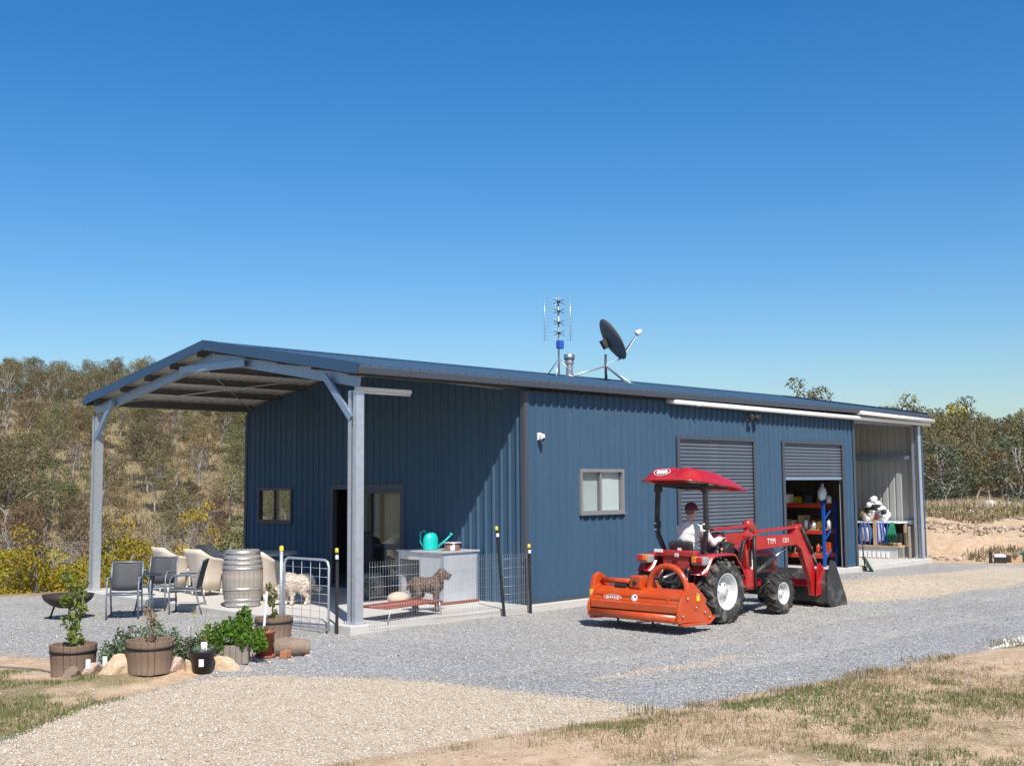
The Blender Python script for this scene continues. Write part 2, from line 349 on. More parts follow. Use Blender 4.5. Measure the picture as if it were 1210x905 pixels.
def m_ground():
    m, g = mk('ground_surface')
    at = lambda k: g.new('Attribute', attribute_name=k).outputs['Fac']
    p = g.pos()
    vor = g.new('TexVoronoi'); vor.inputs['Scale'].default_value = 38; g.l(p, vor.inputs['Vector'])
    vor2 = g.new('TexVoronoi'); vor2.inputs['Scale'].default_value = 85; g.l(p, vor2.inputs['Vector'])
    cellv = g.new('SeparateColor'); g.l(vor.outputs['Color'], cellv.inputs[0]); cv = cellv.outputs[0]
    cell2 = g.new('SeparateColor'); g.l(vor2.outputs['Color'], cell2.inputs[0]); cv2 = cell2.outputs[0]
    nbig = g.noise(.8, 5, .6, p).outputs[0]; nmid = g.noise(5, 6, .65, p).outputs[0]; nfine = g.noise(60, 5, .7, p).outputs[0]
    fr = g.ramp(cv, [(0, (.175,.178,.18)), (.35, (.28,.284,.288)), (.75, (.39,.394,.396)), (1, (.55,.545,.535))])
    wa = g.ramp(cv, [(0, (.24,.222,.19)), (.4, (.36,.34,.305)), (.8, (.45,.43,.39)), (1, (.59,.565,.52))])
    tone = g.math('ADD', at('tone'), g.math('MULTIPLY', g.math('SUBTRACT', nmid, .5), .9), clamp=True)
    grey = g.mix(tone, wa, fr)
    grey = g.mix(g.math('MULTIPLY', nbig, .25), grey, (.40,.36,.30)); grey = g.mix(1.0, grey, g.ramp(g.noise(.45, 7, .62, p).outputs[0], [(.30, (.74,.74,.75)), (.70, (1,1,1))]), 'MULTIPLY')
    tan = g.mix(.3, g.ramp(cv, [(0, (.32,.245,.165)), (.4, (.47,.38,.275)), (.8, (.57,.475,.355)), (1, (.70,.62,.51))]), g.ramp(nmid, [(.3, (.40,.32,.22)), (.7, (.58,.485,.365))]))
    soil = g.ramp(g.math('ADD', g.math('MULTIPLY', nmid, .6), g.math('MULTIPLY', nfine, .4)), [(.30, (.26,.165,.095)), (.43, (.45,.305,.185)), (.55, (.54,.395,.262)), (.75, (.58,.46,.33))])
    pale = g.ramp(cv, [(0, (.40,.35,.29)), (.5, (.66,.62,.56)), (1, (.82,.80,.76))])
    thatch = g.ramp(g.math('ADD', g.math('MULTIPLY', nfine, .6), g.math('MULTIPLY', cv2, .4)), [(.25, (.09,.08,.035)), (.5, (.21,.175,.085)), (.75, (.36,.29,.165))])
    def edge(a, sharp, nz):
        return g.math('MULTIPLY_ADD', g.math('ADD', g.math('SUBTRACT', a, .5), g.math('MULTIPLY', g.math('SUBTRACT', nz, .5), 1.1)), sharp, .5, clamp=True)
    mixn = g.math('ADD', g.math('MULTIPLY', nmid, .55), g.math('MULTIPLY', cv, .45))
    c = g.mix(edge(at('tan'), 2.6, mixn), grey, tan)
    c = g.mix(edge(at('soil'), 3.0, mixn), c, soil)
    c = g.mix(edge(at('pale'), 3.0, mixn), c, pale)
    gn = g.noise(2.1, 6, .62, p).outputs[0]
    gm = edge(at('grass'), 4, gn); c = g.mix(g.math('MULTIPLY', gm, .9), c, thatch)
    g.l(c, g.b.inputs['Base Color']); g.b.inputs['Roughness'].default_value = .95; g.b.inputs['Specular IOR Level'].default_value = .15
    hgt = g.math('ADD', g.math('MULTIPLY', vor.outputs['Distance'], -.8), g.math('ADD', g.math('MULTIPLY', nfine, .7), g.math('MULTIPLY', nmid, 2)))
    g.bump(hgt, .55, .02); return m
ground = from_np('ground', np.stack([GX.ravel(), GY.ravel(), GZ.ravel()], 1), quads, m_ground(), smooth=True)
tag(ground, 'grey and tan gravel yard with dry grass verges and bush hill', None, None, 'structure')
for k, a in zip(('tan', 'soil', 'grass', 'tone', 'pale'), zones(GX, GY)):
    at = ground.data.attributes.new(k, 'FLOAT', 'POINT'); at.data.foreach_set('value', a.astype(np.float32).ravel())
def gz(x, y): return float(height(np.array([x]), np.array([y]))[0])
# slab under shed and carport
s_ = MB().box((SX0, -.12, -.35), (SX1, 8.85, 0.0)); slab = s_.build('concrete_slab', M_conc, bevel=.015); tag(slab, 'pale concrete slab under the carport and shed', None, None, 'structure')

# ------------------------------------------------------------------ loose stones, grass
def tint_mat(name, rough=.9, spec=.2, transl=0):
    m, g = mk(name); a = g.new('Attribute', attribute_name='tint'); n = g.noise(40, 3, .6, g.pos()).outputs[0]
    g.l(g.mix(.35, a.outputs['Color'], g.mix(n, (.25,.25,.25), (.9,.9,.9)), 'SOFT_LIGHT'), g.b.inputs['Base Color']); g.b.inputs['Roughness'].default_value = rough; g.b.inputs['Specular IOR Level'].default_value = spec
    return m
M_stone = tint_mat('loose_stone'); M_blade = tint_mat('grass_blade', .7, .25)
def in_view(x, y, margin=8):
    az = np.degrees(np.arctan2(y-CAM[1], x-CAM[0])); return np.abs(az-44.3) < 24.2+margin
def scatter(n, x0, x1, y0, y1):
    x = NR.uniform(x0, x1, n); y = NR.uniform(y0, y1, n); d = np.hypot(x-CAM[0], y-CAM[1])
    k = in_view(x, y) & (d > 6.5) & (NR.uniform(0, 1, n) < np.clip((13/d)**1.6, .08, 1)); return x[k], y[k]
def off_slab(x, y): return ~((x > SX0-.06) & (x < SX1) & (y > -.2) & (y < 9))
def stones(name, x, y, size, cols, label):
    n = len(x); base = np.array([(1,0,0),(-.5,.87,0),(-.5,-.87,0),(.1,0,.75),(0,0,-.6),(-.8,.1,.45),(.45,.6,.5)], float)[:6]
    F = np.array([(0,1,3),(1,5,3),(5,2,3),(2,0,3),(0,4,1),(1,4,5),(5,4,2),(2,4,0)])
    th = NR.uniform(0, 6.28, n); s = size*NR.lognormal(0, .35, n); c, sn = np.cos(th), np.sin(th)
    P = base[None]*(1+NR.uniform(-.3, .3, (n, 6, 3))); P = P*s[:, None, None]
    X = P[..., 0]*c[:, None]-P[..., 1]*sn[:, None]+x[:, None]; Y = P[..., 0]*sn[:, None]+P[..., 1]*c[:, None]+y[:, None]
    Z = P[..., 2]+(height(x, y)+s*.25)[:, None]
    vs = np.stack([X, Y, Z], -1).reshape(-1, 3); fs = (F[None]+(np.arange(n)*6)[:, None, None]).reshape(-1, 3)
    cols = np.array(cols, float); cc = cols[NR.integers(0, len(cols), n)]*NR.uniform(.8, 1.15, (n, 1))
    o = from_np(name, vs, fs, M_stone, np.repeat(np.clip(cc, 0, 1), 6, 0)); return tag(o, label, None, None, 'stuff')
x, y = scatter(330000, -9, 14, -9, 6.5); z = zones(x, y); k = (z[0] < .45) & (z[1] < .4) & off_slab(x, y)
stones('grey_gravel', x[k], y[k], .0078, [(.31,.306,.298),(.40,.396,.385),(.26,.255,.246),(.45,.436,.412),(.52,.50,.465),(.385,.36,.318)], 'loose grey gravel spread over the yard')
x, y = scatter(260000, -9, 15, -7.6, -1); z = zones(x, y); k = (z[0] > .4) & (z[1] < .5) & off_slab(x, y)
stones('tan_gravel', x[k], y[k], .0078, [(.49,.40,.29),(.56,.47,.35),(.43,.34,.24),(.62,.54,.43),(.50,.45,.39)], 'loose tan gravel spread across the drive')
x, y = scatter(70000, -9, 12, -11, 2); z = zones(x, y); k = (z[1] > .45)
stones('verge_stones', x[k], y[k], .0075, [(.45,.35,.26),(.52,.41,.31),(.36,.26,.18),(.55,.48,.40)], 'small pale stones lying on the dirt verge')
x, y = scatter(30000, 3.5, 12, -9, -7); z = zones(x, y); k = (z[4] > .35)
stones('pale_gravel', x[k], y[k], .02, [(.7,.67,.6),(.8,.78,.73),(.6,.55,.48)], 'white rubble gravel beside the far verge')
def blades(name, x, y, lmin, lmax, wd, cols, label, lean=.6, per=5, spread=.04):
    n = len(x); x = np.repeat(x, per)+NR.normal(0, spread, n*per); y = np.repeat(y, per)+NR.normal(0, spread, n*per); n = len(x)
    z = height(x, y)-.006; L = NR.uniform(lmin, lmax, n); th = NR.uniform(0, 6.28, n); ln = np.abs(NR.normal(0, lean, n)); a2 = NR.uniform(0, 6.28, n)
    wx, wy = np.cos(th)*wd/2, np.sin(th)*wd/2; dxn, dyn = np.cos(a2)*np.sin(ln)*L, np.sin(a2)*np.sin(ln)*L; h = np.cos(ln).clip(.15)*L
    P = np.stack([np.stack([x-wx, y-wy, z], -1), np.stack([x+wx, y+wy, z], -1), np.stack([x+wx*.7+dxn*.4, y+wy*.7+dyn*.4, z+h*.6], -1), np.stack([x+dxn, y+dyn, z+h], -1), np.stack([x-wx*.7+dxn*.4, y-wy*.7+dyn*.4, z+h*.6], -1)], 1)
    F = np.array([(0,1,2),(0,2,4),(4,2,3)]); fs = (F[None]+(np.arange(n)*5)[:, None, None]).reshape(-1, 3)
    cols = np.array(cols, float); cc = cols[NR.integers(0, len(cols), n)]*NR.uniform(.75, 1.2, (n, 1))
    o = from_np(name, P.reshape(-1, 3), fs, M_blade, np.repeat(np.clip(cc, 0, 1), 5, 0)); return tag(o, label, None, None, 'stuff')
GREEN = [(.07,.12,.02),(.10,.15,.03),(.05,.09,.02),(.13,.15,.04)]; STRAW = [(.29,.22,.11),(.36,.28,.15),(.21,.155,.08),(.15,.12,.06)]
x, y = scatter(300000, -10, 18, -13.5, 2); z = zones(x, y)
pn = fbm(x, y, .55, 21, 4); pf = fbm(x, y, 2.4, 22, 3)
lawn = sdf(LAWN, x, y) > -.05; vg = verge(x, y) > .25
kg = (lawn & (pn+pf*.5 > .80)) | (vg & (pn+pf*.35 > .775) & (NR.uniform(0, 1, len(x)) < .7))
blades('green_grass', x[kg], y[kg], .025, .07, .006, GREEN+[(.2,.19,.08)], 'short patchy green grass on the verges', .7, 4, .03)
kd = (lawn & (pf*.5+pn*.6 > .56)) | (vg & (pf*.35+fbm(x, y, .6, 25, 4) > .735)) ; kd &= NR.uniform(0, 1, len(x)) < .75
blades('dry_grass', x[kd], y[kd], .02, .075, .005, STRAW, 'dry straw grass among bare dirt on the verges', .9, 4, .035)
# weeds along the gravel edge
t = NR.uniform(-2, 12, 500); off = NR.exponential(.12, 500)*NR.choice([-1, 1], 500, p=[.3, .7]); k = fbm(t, t*0, 1.1, 31, 2) > .50
blades('edge_weeds', t[k], np.interp(t[k], EX, EY)-off[k]-.05, .04, .12, .008, STRAW+[(.16,.13,.07),(.2,.11,.07),(.12,.14,.05)], 'brown weeds along the gravel edge', .6, 10, .05)
# tall dry grass on the far bank
n = 9000; d = NR.uniform(43, 62, n); az = np.radians(NR.uniform(17.5, 30, n)); x = CAM[0]+d*np.cos(az); y = CAM[1]+d*np.sin(az); k = (fbm(x, y, .16, 33, 3) > .50) & (d > 45)
blades('bank_grass', x[k], y[k], .10, .42, .035, [(.40,.31,.20),(.47,.36,.24),(.33,.24,.15),(.30,.24,.13)], 'tall dry grass on top of the dirt bank', .45, 5, .25)
k2 = ~k; blades('short_bank_grass', x[k2], y[k2], .06, .2, .05, STRAW+[(.2,.19,.08)], 'short dry grass along the bank', .7, 6, .3)
n = 5000; d = NR.uniform(33.5, 44, n); az = np.radians(NR.uniform(17.5, 31, n)); x = CAM[0]+d*np.cos(az); y = CAM[1]+d*np.sin(az); k = (fbm(x, y, .5, 41, 3) > .50)
stones('bank_rubble', x[k], y[k], .045, [(.34,.25,.18),(.42,.31,.22),(.26,.19,.14),(.5,.42,.34)], 'rubble and clods on the cut dirt bank')
k2 = (fbm(x, y, .35, 42, 3) > .64); blades('bank_tufts', x[k2], y[k2], .06, .22, .03, STRAW+[(.15,.12,.08)], 'dry tufts scattered over the dirt bank', .7, 6, .12)
# hillside grass
n = 10000; d = NR.uniform(85, 220, n); az = np.radians(NR.uniform(48, 76, n)); x = CAM[0]+d*np.cos(az); y = CAM[1]+d*np.sin(az)
blades('hillside_grass', x, y, .25, .7, .09, [(.22,.15,.095),(.26,.175,.115),(.17,.12,.075),(.12,.095,.055)], 'dry undergrowth covering the bush hillside', .5, 5, .6)
# ------------------------------------------------------------------ the blue shed with its carport
L1, L2, L3, W, H, RY, RZ = 3.68, 15.36, 19.15, 8.68, 3.74, 4.2, 4.53
EV = -.12
def roofz(y): return 3.80 + (RZ-3.80)*(y-EV)/(RY-EV) if y <= RY else RZ - (RZ-3.80)*(y-RY)/(W+.12-RY)
shed = thing('steel_shed', 'long blue corrugated steel shed with open carport under one gable roof', 'shed', (0, 0, 0))
PER = .2
def ribpts(u0, u1, per=PER, hgt=.03):
    pr = [(0, 0), (.66, 0), (.74, 1), (.90, 1), (.98, 0)]; out = []
    def off(u):
        t = (u/per) % 1
        if t < .66 or t > .98: return 0
        if t < .74: return (t-.66)/.08
        if t < .90: return 1
        return 1-(t-.90)/.08
    k = math.floor(u0/per)-1
    while k*per < u1+per:
        for a, b in pr:
            u = (k+a)*per
            if u0+1e-4 < u < u1-1e-4: out.append((u, b*hgt))
        k += 1
    return [(u0, off(u0)*hgt)] + out + [(u1, off(u1)*hgt)]
def ribbed(mb, u0, u1, lo, hi, place, hgt=.03, flip=False):
    pts = ribpts(u0, u1, hgt=hgt); vs = []; fs = []
    for u, o in pts:
        vs.append(place(u, lo(u) if callable(lo) else lo, o)); vs.append(place(u, hi(u) if callable(hi) else hi, o))
    for i in range(len(pts)-1):
        f = (2*i, 2*i+2, 2*i+3, 2*i+1); fs.append(f[::-1] if flip else f)
    mb.add(vs, fs)
def wall(name, rects, place, mt, flip=False, hgt=.03):
    mb = MB()
    for u0, u1, lo, hi in rects: ribbed(mb, u0, u1, lo, hi, place, hgt, flip)
    return mb.build(name, mt, shed)
GW = (6.90, 8.14, 1.29, 1.98); GD = (3.20, 5.47, 0.0, 2.03); SW = (5.13, 6.33, 1.53, 2.29)
D1 = (8.12, 10.87, 0, 2.95); D2 = (12.09, 14.77, 0, 2.95); BW = (3.92, 5.12, 1.05, 2.05)
rt = lambda y: roofz(y)-.05
def holes(u0, u1, top, hs):
    r = []; c = u0
    for a, b, z0, z1 in hs:
        r.append((c, a, 0, top)); r.append((a, b, z1, top)); c = b
        if z0 > 0: r.append((a, b, 0, z0))
    r.append((c, u1, 0, top)); return r
inl = .02
wall('gable_wall', holes(0, W, rt, [GD, GW]), lambda u, z, o: (L1-o, u, z), M_blue)
wall('gable_wall_lining', holes(.02, W-.02, rt, [GD, GW]), lambda u, z, o: (L1+.07, u, z), M_under, True, 0)
wall('side_wall', holes(L1, L2, 3.68, [SW, D1, D2]), lambda u, z, o: (u, -o, z), M_blue)
wall('side_wall_lining', holes(L1+.08, L2-.05, 3.68, [SW, D1, D2]), lambda u, z, o: (u, .07, z), M_under, True, 0)
wall('rear_wall', holes(L1, L3, 3.70, [BW]), lambda u, z, o: (u, W+o, z), M_blue, True)
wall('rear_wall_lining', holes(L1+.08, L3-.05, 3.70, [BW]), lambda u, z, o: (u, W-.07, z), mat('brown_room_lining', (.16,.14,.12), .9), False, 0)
wall('end_wall', [(0, W, 0, rt)], lambda u, z, o: (L3+o, u, z), M_blue, True)
wall('end_wall_backing', [(.03, W-.03, 0, rt)], lambda u, z, o: (L3-.012+o, u, z), M_under)
wall('partition_wall', [(.09, W-.09, 0, rt)], lambda u, z, o: (L2-.03-o, u, z), mat('shade_toned_lining', (.10,.085,.07), .9))  # the shed's interior shade is put into this dark wall colour
wall('partition_wall_face', [(.09, W-.09, 0, rt)], lambda u, z, o: (L2-o, u, z), M_under, True)
# roof: ribbed sheets down each slope, a pale backing under them
RX0, RX1 = -.10, 19.28
def roof_slope(name, y0, y1, m, dz, flip):
    mb = MB(); ribbed(mb, RX0, RX1, y0, y1, lambda u, y, o: (u, y, roofz(y)+dz+o), .03, flip); return mb.build(name, m, shed)
roof_slope('roof', EV-.03, RY, M_blue, .03, False); roof_slope('roof', RY, W+.07, M_blue, .03, False)
roof_slope('roof_backing', EV-.01, RY, M_ceil, .018, True); roof_slope('roof_backing', RY, W+.05, M_ceil, .018, True)
mb = MB()
for sg in (-1, 1):
    y = RY+sg*.22; mb.add([(RX0-.02, RY, roofz(RY)+.085), (RX1+.02, RY, roofz(RY)+.085), (RX1+.02, y, roofz(y)+.066), (RX0-.02, y, roofz(y)+.066)], [(0,1,2,3)] if sg < 0 else [(3,2,1,0)])
mb.build('ridge_cap', M_bluetrim, shed)
for xx, sgn in ((RX0, -1), (RX1, 1)):       # barge caps on both gables
    for ya, yb in ((EV-.06, RY), (RY, W+.08)):
        a = V(xx+sgn*.012, ya, roofz(ya)-.035); b = V(xx+sgn*.012, yb, roofz(yb)-.035)
        if ya == EV-.06: b.y -= .001
        else: a.y += .001
        m_ = MB().bar(a+V(0,0,.035), b+V(0,0,.035), .014, .16); a2 = a+V(-sgn*.075, 0, .122); b2 = b+V(-sgn*.075, 0, .122)
        m_.bar(a2, b2, .16, .012); m_.build('barge_cap', M_bluetrim, shed)
# gutter
for nm, y, x0 in (('gutter', EV-.055, RX0-.005), ('gutter', W+.115, RX0-.005)):
    g_ = MB(); sg = -1 if y < 0 else 1; zt = 3.835
    prof = [(y-sg*.055, zt), (y-sg*.055, zt-.115), (y+sg*.05, zt-.115), (y+sg*.062, zt-.02), (y+sg*.05, zt)]
    vs = []; fs = []
    for X in (x0, RX1+.02):
        for a in prof: vs.append((X, a[0], a[1]))
    n_ = len(prof)
    for i in range(n_-1): fs.append((i, i+n_, i+1+n_, i+1))
    fs.append(tuple(range(n_))); fs.append(tuple(range(2*n_-1, n_-1, -1)))
    g_.add(vs, fs); g_.build(nm, M_greytrim, shed)
# corner flashings
for (cx, cy, sx, sy) in ((L1, 0, -1, -1), (L2+.02, 0, 1, -1), (L1, W, -1, 1), (L3, W, 1, 1)):
    m_ = MB(); X = cx+sx*.036; Y = cy+sy*.036
    m_.box((min(X, X-sx*.10), min(Y, Y-sy*.008), 0.01), (max(X, X-sx*.10), max(Y, Y-sy*.008), 3.66)); m_.box((min(X, X-sx*.008), min(Y-sy*.009, Y-sy*.10), 0.01), (max(X, X-sx*.008), max(Y-sy*.009, Y-sy*.10), 3.66))
    m_.build('corner_flashing', M_greytrim, shed)
MB().box((L1+.02, -.045, .002), (D1[0]-.05, -.036, .05)).build('base_flashing', M_greytrim, shed)
# steel posts: pairs of lipped C sections
def post_mb(h):
    p = [(-.10,-.075),(-.02,-.075),(-.02,-.066),(-.088,-.066),(-.088,-.012),(.0,-.012),(.088,-.012),(.088,-.066),(.02,-.066),(.02,-.075),(.10,-.075),
         (.10,.075),(.02,.075),(.02,.066),(.088,.066),(.088,.012),(-.088,.012),(-.088,.066),(-.02,.066),(-.02,.075),(-.10,.075)]
    return MB().prism(p, 0, h, 'z')
def add_post(x, y, h, rz=0):
    o = post_mb(h).build('post', M_galv, shed, loc=(x, y, .004), rot=(0, 0, rz))
    MB().box((-.14,-.11,0), (.14,.11,.012)).build('base_plate', M_galv, o)
    for i in (-1, 1):
        for j in (-1, 1): MB().lathe([(.0,.035),(.012,.035),(.016,.022),(.016,.012)], 6, (i*.12, j*.09, 0)).build('bolt', M_steel, o)
    return o
add_post(.10, .10, 3.48, math.pi/2); add_post(.10, W-.12, 3.48, math.pi/2)
# end post: blue sheet wrapped on outside
add_post(L3-.14, .07, 3.52, math.pi/2)
MB().box((L3-.04, -.035, 0.01), (L3+.045, -.026, 3.66)).build('corner_flashing', M_bluetrim, shed); MB().box((L3-.245, -.02, .01), (L3-.045, -.012, 3.6)).build('post_flashing', M_bluetrim, shed)
# rafters, knee braces, collar tie
def cbar(name, a, b, dep, wid, up=(0,0,1)):
    """C section seen from the front: web plus two flanges"""
    a = Vector(a); b = Vector(b); d = (b-a).normalized(); sd = d.cross(Vector(up)).normalized(); u = sd.cross(d).normalized()
    m_ = MB(); m_.bar(a, b, .012, dep, up)
    for s_ in (-1, 1): m_.bar(a+u*s_*(dep/2-.006)+sd*wid*.5, b+u*s_*(dep/2-.006)+sd*wid*.5, wid-.014, .010, up)
    return m_.build(name, M_galvblue, shed)
for X in (.10, L3-.12):
    cbar('rafter', (X, .0, roofz(0)-.205), (X, RY+.01, roofz(RY)-.205), .17, .07); cbar('rafter', (X+.001, W, roofz(W)-.205), (X+.001, RY-.01, roofz(RY)-.207), .17, -.07)
    if X > 1: continue
    cbar('knee_brace', (X-.09, .12, 3.06), (X-.09, .80, roofz(.80)-.20), .105, .05); cbar('knee_brace', (X-.09, W-.14, 3.02), (X-.09, W-.86, roofz(W-.86)-.20), .105, -.05)
    cbar('collar_tie', (X-.092, RY-1.15, roofz(RY-1.15)-.20), (X-.092, RY+1.0, roofz(RY+1.0)-.20), .12, .05)
# purlins under the open bays
M_purlin = mat('dark_steel_purlin', (.15, .15, .155), .5, .3, .15, 5)
for xa, xb in ((-.05, L1-.02), (L2+.05, L3-.06)):
    for y in [.10, 1.05, 2.0, 2.95, 3.9, 4.5, 5.45, 6.4, 7.35, 8.45]:
        z = roofz(y)-.068; m_ = MB(); m_.box((xa, y-.004, z-.065), (xb, y+.004, z+.065)); m_.box((xa, y+.0045, z+.057), (xb, y+.06, z+.065)); m_.box((xa, y-.06, z-.065), (xb, y-.0045, z-.057)); m_.build('purlin', M_purlin, shed)
for a, b in (((.2, 3.7, 0), (L1-.2, .3, 0)), ((.2, .5, 0), (L1-.2, 3.7, 0)), ((.2, 4.8, 0), (L1-.2, 8.2, 0)), ((.2, 8.2, 0), (L1-.2, 4.8, 0))):
    a = V(a[0], a[1], roofz(a[1])-.17); b = V(b[0], b[1], roofz(b[1])-.17); MB().tube([a, b], .009, 6).build('brace_rod', M_galv, shed)
# girt across the end bay wall
for z in (.95, 2.69): MB().box((L3-.16, .05, z-.05), (L3-.06, W-.1, z+.05)).build('girt', M_galvblue, shed)
MB().box((L2+.06, .06, 3.50), (L3-.25, .09, 3.70)).build('header', M_galvblue, shed)
# rainwater pipes under the gutter
def pipe(pts, r): MB().tube(pts, r, 14).build('rainwater_pipe', M_pvc, shed)
pipe([(7.78, -.02, 3.68), (7.80, -.17, 3.66), (19.35, -.17, 3.575)], .052)
pipe([(15.35, -.10, 3.735), (15.38, -.255, 3.73), (19.42, -.255, 3.665)], .05)
for xx in (8.6, 10.4, 12.2, 14.0, 15.0): MB().box((xx-.015, -.235, 3.66-.0069*(xx-7.8)-.062), (xx+.015, -.02, 3.66-.0069*(xx-7.8)-.054)).build('pipe_bracket', M_galv, shed)
# windows
def window(name, place, u0, u1, z0, z1, mull=.5, fm=None, depth=.06):
    """aluminium slider: frame, two panes; place(u, z, out)"""
    def slab_(m_, a, b, c, d, o0, o1):
        vs = [place(u, z, o) for o in (o0, o1) for u, z in ((a, c), (b, c), (b, d), (a, d))]
        m_.add(vs, [(3,2,1,0),(4,5,6,7),(0,1,5,4),(1,2,6,5),(2,3,7,6),(3,0,4,7)])
    f = MB(); t = .028
    for a, b, c, d in ((u0-.03, u1+.03, z1-t, z1+.03), (u0-.03, u1+.03, z0-.03, z0+t), (u0-.03, u0+t, z0+t, z1-t), (u1-t, u1+.03, z0+t, z1-t)): slab_(f, a, b, c, d, -depth, .045)
    fm = fm or M_greytrim; win = f.build(name, fm, shed)
    um = u0+(u1-u0)*mull; m_ = MB(); slab_(m_, um-.022, um+.022, z0+t, z1-t, -.03, .025); m_.build('mullion', fm, win)
    for a, b, o in ((u0+t, um-.022, .0), (um+.022, u1-t, -.015)):
        m_ = MB(); slab_(m_, a, b, z0+t, z1-t, o-.003, o+.003); m_.build('pane', M_glass, win)
    m_ = MB(); slab_(m_, u0-.04, u1+.04, z0-.05, z0-.032, -.02, .075); m_.build('sill', fm, win)
    return win, slab_
M_blind = mat('white_blind', (.90, .89, .87), .7, 0, .03, 4); M_curtain = mat('beige_curtain', (.45, .40, .33), .85, 0, .1, 3)
wn, sb = window('window', lambda u, z, o: (u, -o, z), *SW, .47, mat('pale_grey_aluminium', (.24,.235,.23), .45, .2))
m_ = MB(); sb(m_, SW[0]+.62, SW[1]-.21, SW[2], SW[3], -.050, -.044); m_.build('blind', M_blind, wn)
m_ = MB(); sb(m_, SW[0]-.02, SW[0]+.62, SW[2], SW[3], -.075, -.069); m_.build('blind', mat('grey_blind', (.70,.71,.70), .7), wn)
m_ = MB(); sb(m_, SW[1]-.2, SW[1]+.02, SW[2], SW[3], -.060, -.054); m_.build('blind', M_blind, wn)
window('window', lambda u, z, o: (L1-o, u, z), *GW, .52)
window('window', lambda u, z, o: (u, W+o, z), *BW, .5)
# glazed sliding door
def pl(u, z, o): return (L1-o, u, z)
dr = MB(); u0, u1, z0, z1 = GD
def slabg(m_, a, b, c, d, o0, o1):
    vs = [pl(u, z, o) for o in (o0, o1) for u, z in ((a, c), (b, c), (b, d), (a, d))]; m_.add(vs, [(3,2,1,0),(4,5,6,7),(0,1,5,4),(1,2,6,5),(2,3,7,6),(3,0,4,7)])
for a, b, c, d in ((u0-.04, u1+.04, z1-.06, z1+.04), (u0-.04, u0+.06, .01, z1-.06), (u1-.06, u1+.04, .01, z1-.06), (u0+.06, u1-.06, .01, .05)): slabg(dr, a, b, c, d, -.07, .045)
door = dr.build('sliding_door', M_greytrim, shed)
for a, b, o in ((u0+.06, 4.36, .0), (4.30, 5.0, -.035)):
    m_ = MB()
    for q in ((a, a+.06, .05, z1-.06), (b-.06, b, .05, z1-.06), (a+.06, b-.06, z1-.14, z1-.06), (a+.06, b-.06, .05, .16)): slabg(m_, *q, o-.014, o+.014)
    lf = m_.build('door_leaf', M_greytrim, door); m_ = MB(); slabg(m_, a+.06, b-.06, .16, z1-.14, o-.003, o+.003); m_.build('pane', M_glass, lf)
def curtain(name, y0, y1, par):
    n = 40; vs = []; fs = []
    for i in range(n+1):
        y = y0+(y1-y0)*i/n; x = L1+.2+.03*math.sin(i*1.35)+.012*math.sin(i*3.1)
        vs += [(x, y, .05), (x, y, 1.98)]
    for i in range(n): fs.append((2*i, 2*i+2, 2*i+3, 2*i+1))
    return MB().add(vs, fs, True).build(name, M_curtain, par)
curtain('curtain', 3.22, 4.0, door)
# dark room inside: floor sheet keeps the slab
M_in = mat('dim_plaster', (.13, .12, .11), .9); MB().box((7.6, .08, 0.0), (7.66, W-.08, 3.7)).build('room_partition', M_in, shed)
# roller doors
slat_me = None
def roller(d, zbot, nm):
    global slat_me
    u0, u1, _, z1 = d; rd = MB()
    for a, b in ((u0-.07, u0+.03), (u1-.03, u1+.07)): rd.box((a, -.048, .004), (b, -.031, z1+.05))
    rd.box((u0+.03, -.048, z1-.02), (u1-.03, -.031, z1+.05)); fr = rd.build(nm, M_greytrim, shed)
    step = .075; z = z1-.01; src = None
    while z-step > zbot:
        if src is None:
            h = step-.004; p = [(.030, -h/2), (.018, -h/2), (-.006, -h*.28), (-.006, h*.28), (.018, h/2), (.030, h/2)]
            src = MB().prism(p, u0+.005, u1-.005, 'x').build('slat', M_slat, fr, loc=(0, 0, z-step/2))
        else: share(src, fr, (0, 0, z-step/2))
        z -= step
    MB().box((u0+.01, -.012, zbot), (u1-.01, .03, zbot+.06)).build('bottom_rail', M_galvblue, fr)
    MB().lathe([(.0, 0), (.16, 0), (.16, u1-u0), (0, u1-u0)], 16, (u0, .24, z1+.16), Matrix.Rotation(math.pi/2, 3, 'Y')).build('curtain_roll', M_slat, fr)
roller(D1, .01, 'roller_door'); roller(D2, 2.10, 'roller_door')

# ------------------------------------------------------------------ things fixed to the shed
def rp(x, y): return V(x, y, roofz(y)+.06)
M_stain = mat('stainless_flue', (.55, .54, .52), .35, .9, .1, 8)
fl = thing('flue', 'short stainless chimney flue with round cap on the roof ridge', 'flue', (9.75, RY+.1, roofz(RY)))
MB().lathe([(.085,-.25),(.085,.42)], 18).build('pipe', M_stain, fl); MB().lathe([(.0,.60),(.13,.595),(.135,.52),(.125,.47),(.10,.47)], 18).build('cap', M_stain, fl); MB().lathe([(.2,-.03),(.10,.06),(.088,.1)], 18).build('flashing', M_galv, fl); MB().lathe([(.11,.37),(.115,.40),(.10,.47)], 18).build('collar', M_stain, fl)
